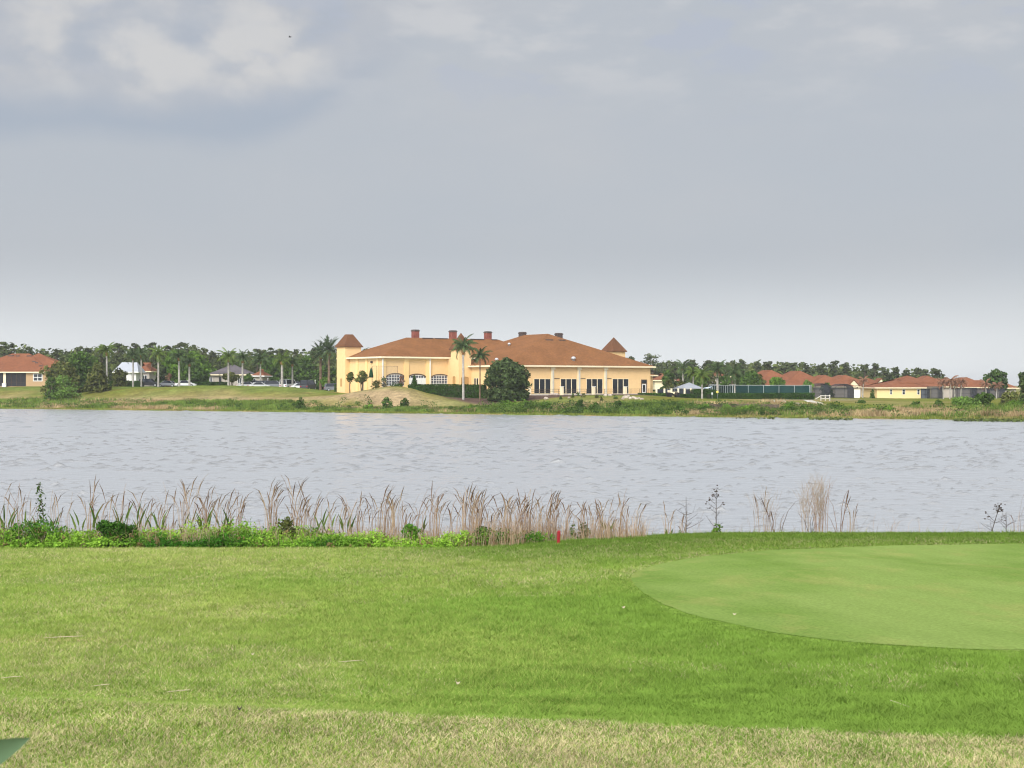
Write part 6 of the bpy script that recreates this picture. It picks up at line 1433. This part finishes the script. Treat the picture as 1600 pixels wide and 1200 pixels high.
    def leaf(px, py, s, mt, lab, asp=.35, rz=0.):
        x, y = hit(px, py, 7, 40); V = []; 
        for t in np.linspace(-1, 1, 7): w = s * asp * math.sqrt(max(0, 1 - t * t)); V += [(t * s, -w, .012 + .02 * t * t), (t * s, w, .02 + .02 * t * t)]
        m = MB().add(V + [(a, b, c + .004) for a, b, c in V], [(2 * i, 2 * i + 1, 2 * i + 3, 2 * i + 2) for i in range(6)] + [(14 + 2 * i, 16 + 2 * i, 17 + 2 * i, 15 + 2 * i) for i in range(6)]); q = m.build('dry_leaf', M[mt], None); q.location = (x, y, T(x, y) + .03); q.rotation_euler = (.3, .1, rz); tag(q, lab, 'leaf')
    leaf(715, 1076, .02, 'straw', 'pale curled leaf on the lawn left of the straw crest'); leaf(1147, 966, .022, 'straw', 'pale leaf lying on the putting green edge', .25); leaf(374, 1121, .014, 'deadwood', 'tiny dark leaf at the straw crest'); leaf(394, 1030, .018, 'straw', 'small pale leaf in mid lawn at left', .3, .5); leaf(973, 955, .03, 'straw', 'pale scrap on the brown scuffed turf left of the green', .4, .6)
    # plant whose leaf tip reaches into the lower left corner
    x, y = -1.35, 2.5; z = T(x, y); o = root('broad_leaf_plant', 'grey green broad leaf poking in at the lower left corner', 'plant', (x, y, z)); V = []; Fc = []; st = MB()
    tip = np.array((gx(47, 2.5), 2.5, gz(1153, 2.5)))
    for k, (j, tp, w) in enumerate([((gx(-190, 2.5), 2.54, gz(1268, 2.5)), tip, .036), ((-1.4, 2.7, z + .7), (-1.75, 2.9, z + 1.25), .07), ((-1.3, 2.3, z + .6), (-1.7, 2.0, z + 1.1), .07), ((-1.15, 2.9, z + .55), (-1.25, 3.2, z + .98), .07)]):
        j = np.array(j); tp = np.array(tp); st.tube([(x, y, z - .05), (np.array((x, y, z)) + j) / 2 + (0, 0, .1), j], [.016, .013, .01], 6); dd = tp - j; s = np.cross(dd, (0.15, 1, .1)); s /= np.linalg.norm(s); nn = np.cross(dd, s); nn /= np.linalg.norm(nn); b = len(V); K = 14
        for i in range(K + 1):
            t = i / K; ww = w * math.sin(math.pi * min(1, .10 + .90 * t)) ** .75 * (1.25 - .35 * t) if i < K else .001; c = j + dd * t + np.array((0, 0, .008 * math.sin(math.pi * t)))
            V += [c - s * ww + nn * .024 * (ww / w), c, c + s * ww + nn * .024 * (ww / w)]
        Fc += [(b + 3 * i + q, b + 3 * i + q + 1, b + 3 * i + q + 4, b + 3 * i + q + 3) for i in range(K) for q in (0, 1)]
    st.build('stalks', M['gourd'], o); mesh_np('leaves', np.array(V) - np.array((x, y, z)), np.array(Fc), M['gourd'], o, smooth=True)
    # bird
    d = 150; c = np.array((gx(453, d), d, gz(58, d))); o = root('bird', 'tiny dark bird flying high in front of the clouds', 'bird', tuple(c)); m = MB(); m.tube([(-.16, 0, 0), (-.06, 0, .01), (.08, 0, .01), (.15, 0, .02), (.2, 0, .02)], [.012, .05, .05, .03, .008], 7); m.build('body', M['skin'], o, world=False)
    for s in (-1, 1): MB().prism([(.08, s * .03, .02), (-.06, s * .03, .02), (-.06, s * .22, .07), (-.08, s * .34, .05), (.02, s * .22, .08)], (0, 0, .008)).build('wing', M['skin'], o, world=False)

M.update(hedgewood=pmat('hedge_twigs', (.03, .04, .018), (.045, .05, .025), 1, .95, .05), shade=pmat('recess_shade_colour', (.50, .30, .12), (.42, .25, .10), .5, .9, .1), pil=pmat('light_yellow_stucco', (.84, .60, .28), (.79, .55, .25), .2, .9, .1),  # the recess colour carries the shade of the arched openings
         dark_porch=pmat('porch_mesh', (.02, .02, .023), (.035, .035, .035), .5, .7, .2), lanai_grey=pmat('grey_porch_mesh', (.10, .11, .13), (.08, .09, .11), .4, .7, .3), sail=pmat('white_blue_cloth', (.66, .72, .80), (.5, .62, .78), .6, .8, .2), yellow_sign=pmat('yellow_sign_paint', (.7, .58, .1), (.65, .52, .09), 2, .5, .3),
         parasol=pmat('green_canvas', (.012, .05, .02), (.01, .04, .018), 2, .8, .1), net=screenmat('thin_net', (.25, .22, .18), .9), tyre=pmat('tyre_rubber', (.02, .02, .02), (.03, .03, .03), 3, .8, .2))

def build_haze():
    m = bpy.data.materials.new('haze_air'); t = nt(m); v = N(t, 'ShaderNodeVolumePrincipled'); v.inputs['Color'].default_value = (.91, .925, .945, 1); v.inputs['Density'].default_value = .0002; v.inputs['Anisotropy'].default_value = .2
    o = N(t, 'ShaderNodeOutputMaterial'); t.links.new(v.outputs[0], o.inputs['Volume'])
    tag(MB().box(-1600, 1600, -100, 3050, -3, 21).build('haze', m), 'thin pale summer haze over the lake', 'haze', kind='stuff')

build_sky(); build_camera(); build_ground(); build_lake(); build_green(); build_grass(); build_reeds(); build_ground_cover(); build_far_shore()
build_haze(); build_woods(); build_trees(); build_palms(); build_clubhouse(); build_terrace_things(); build_houses(); build_courts(); build_cars(); build_near_things()
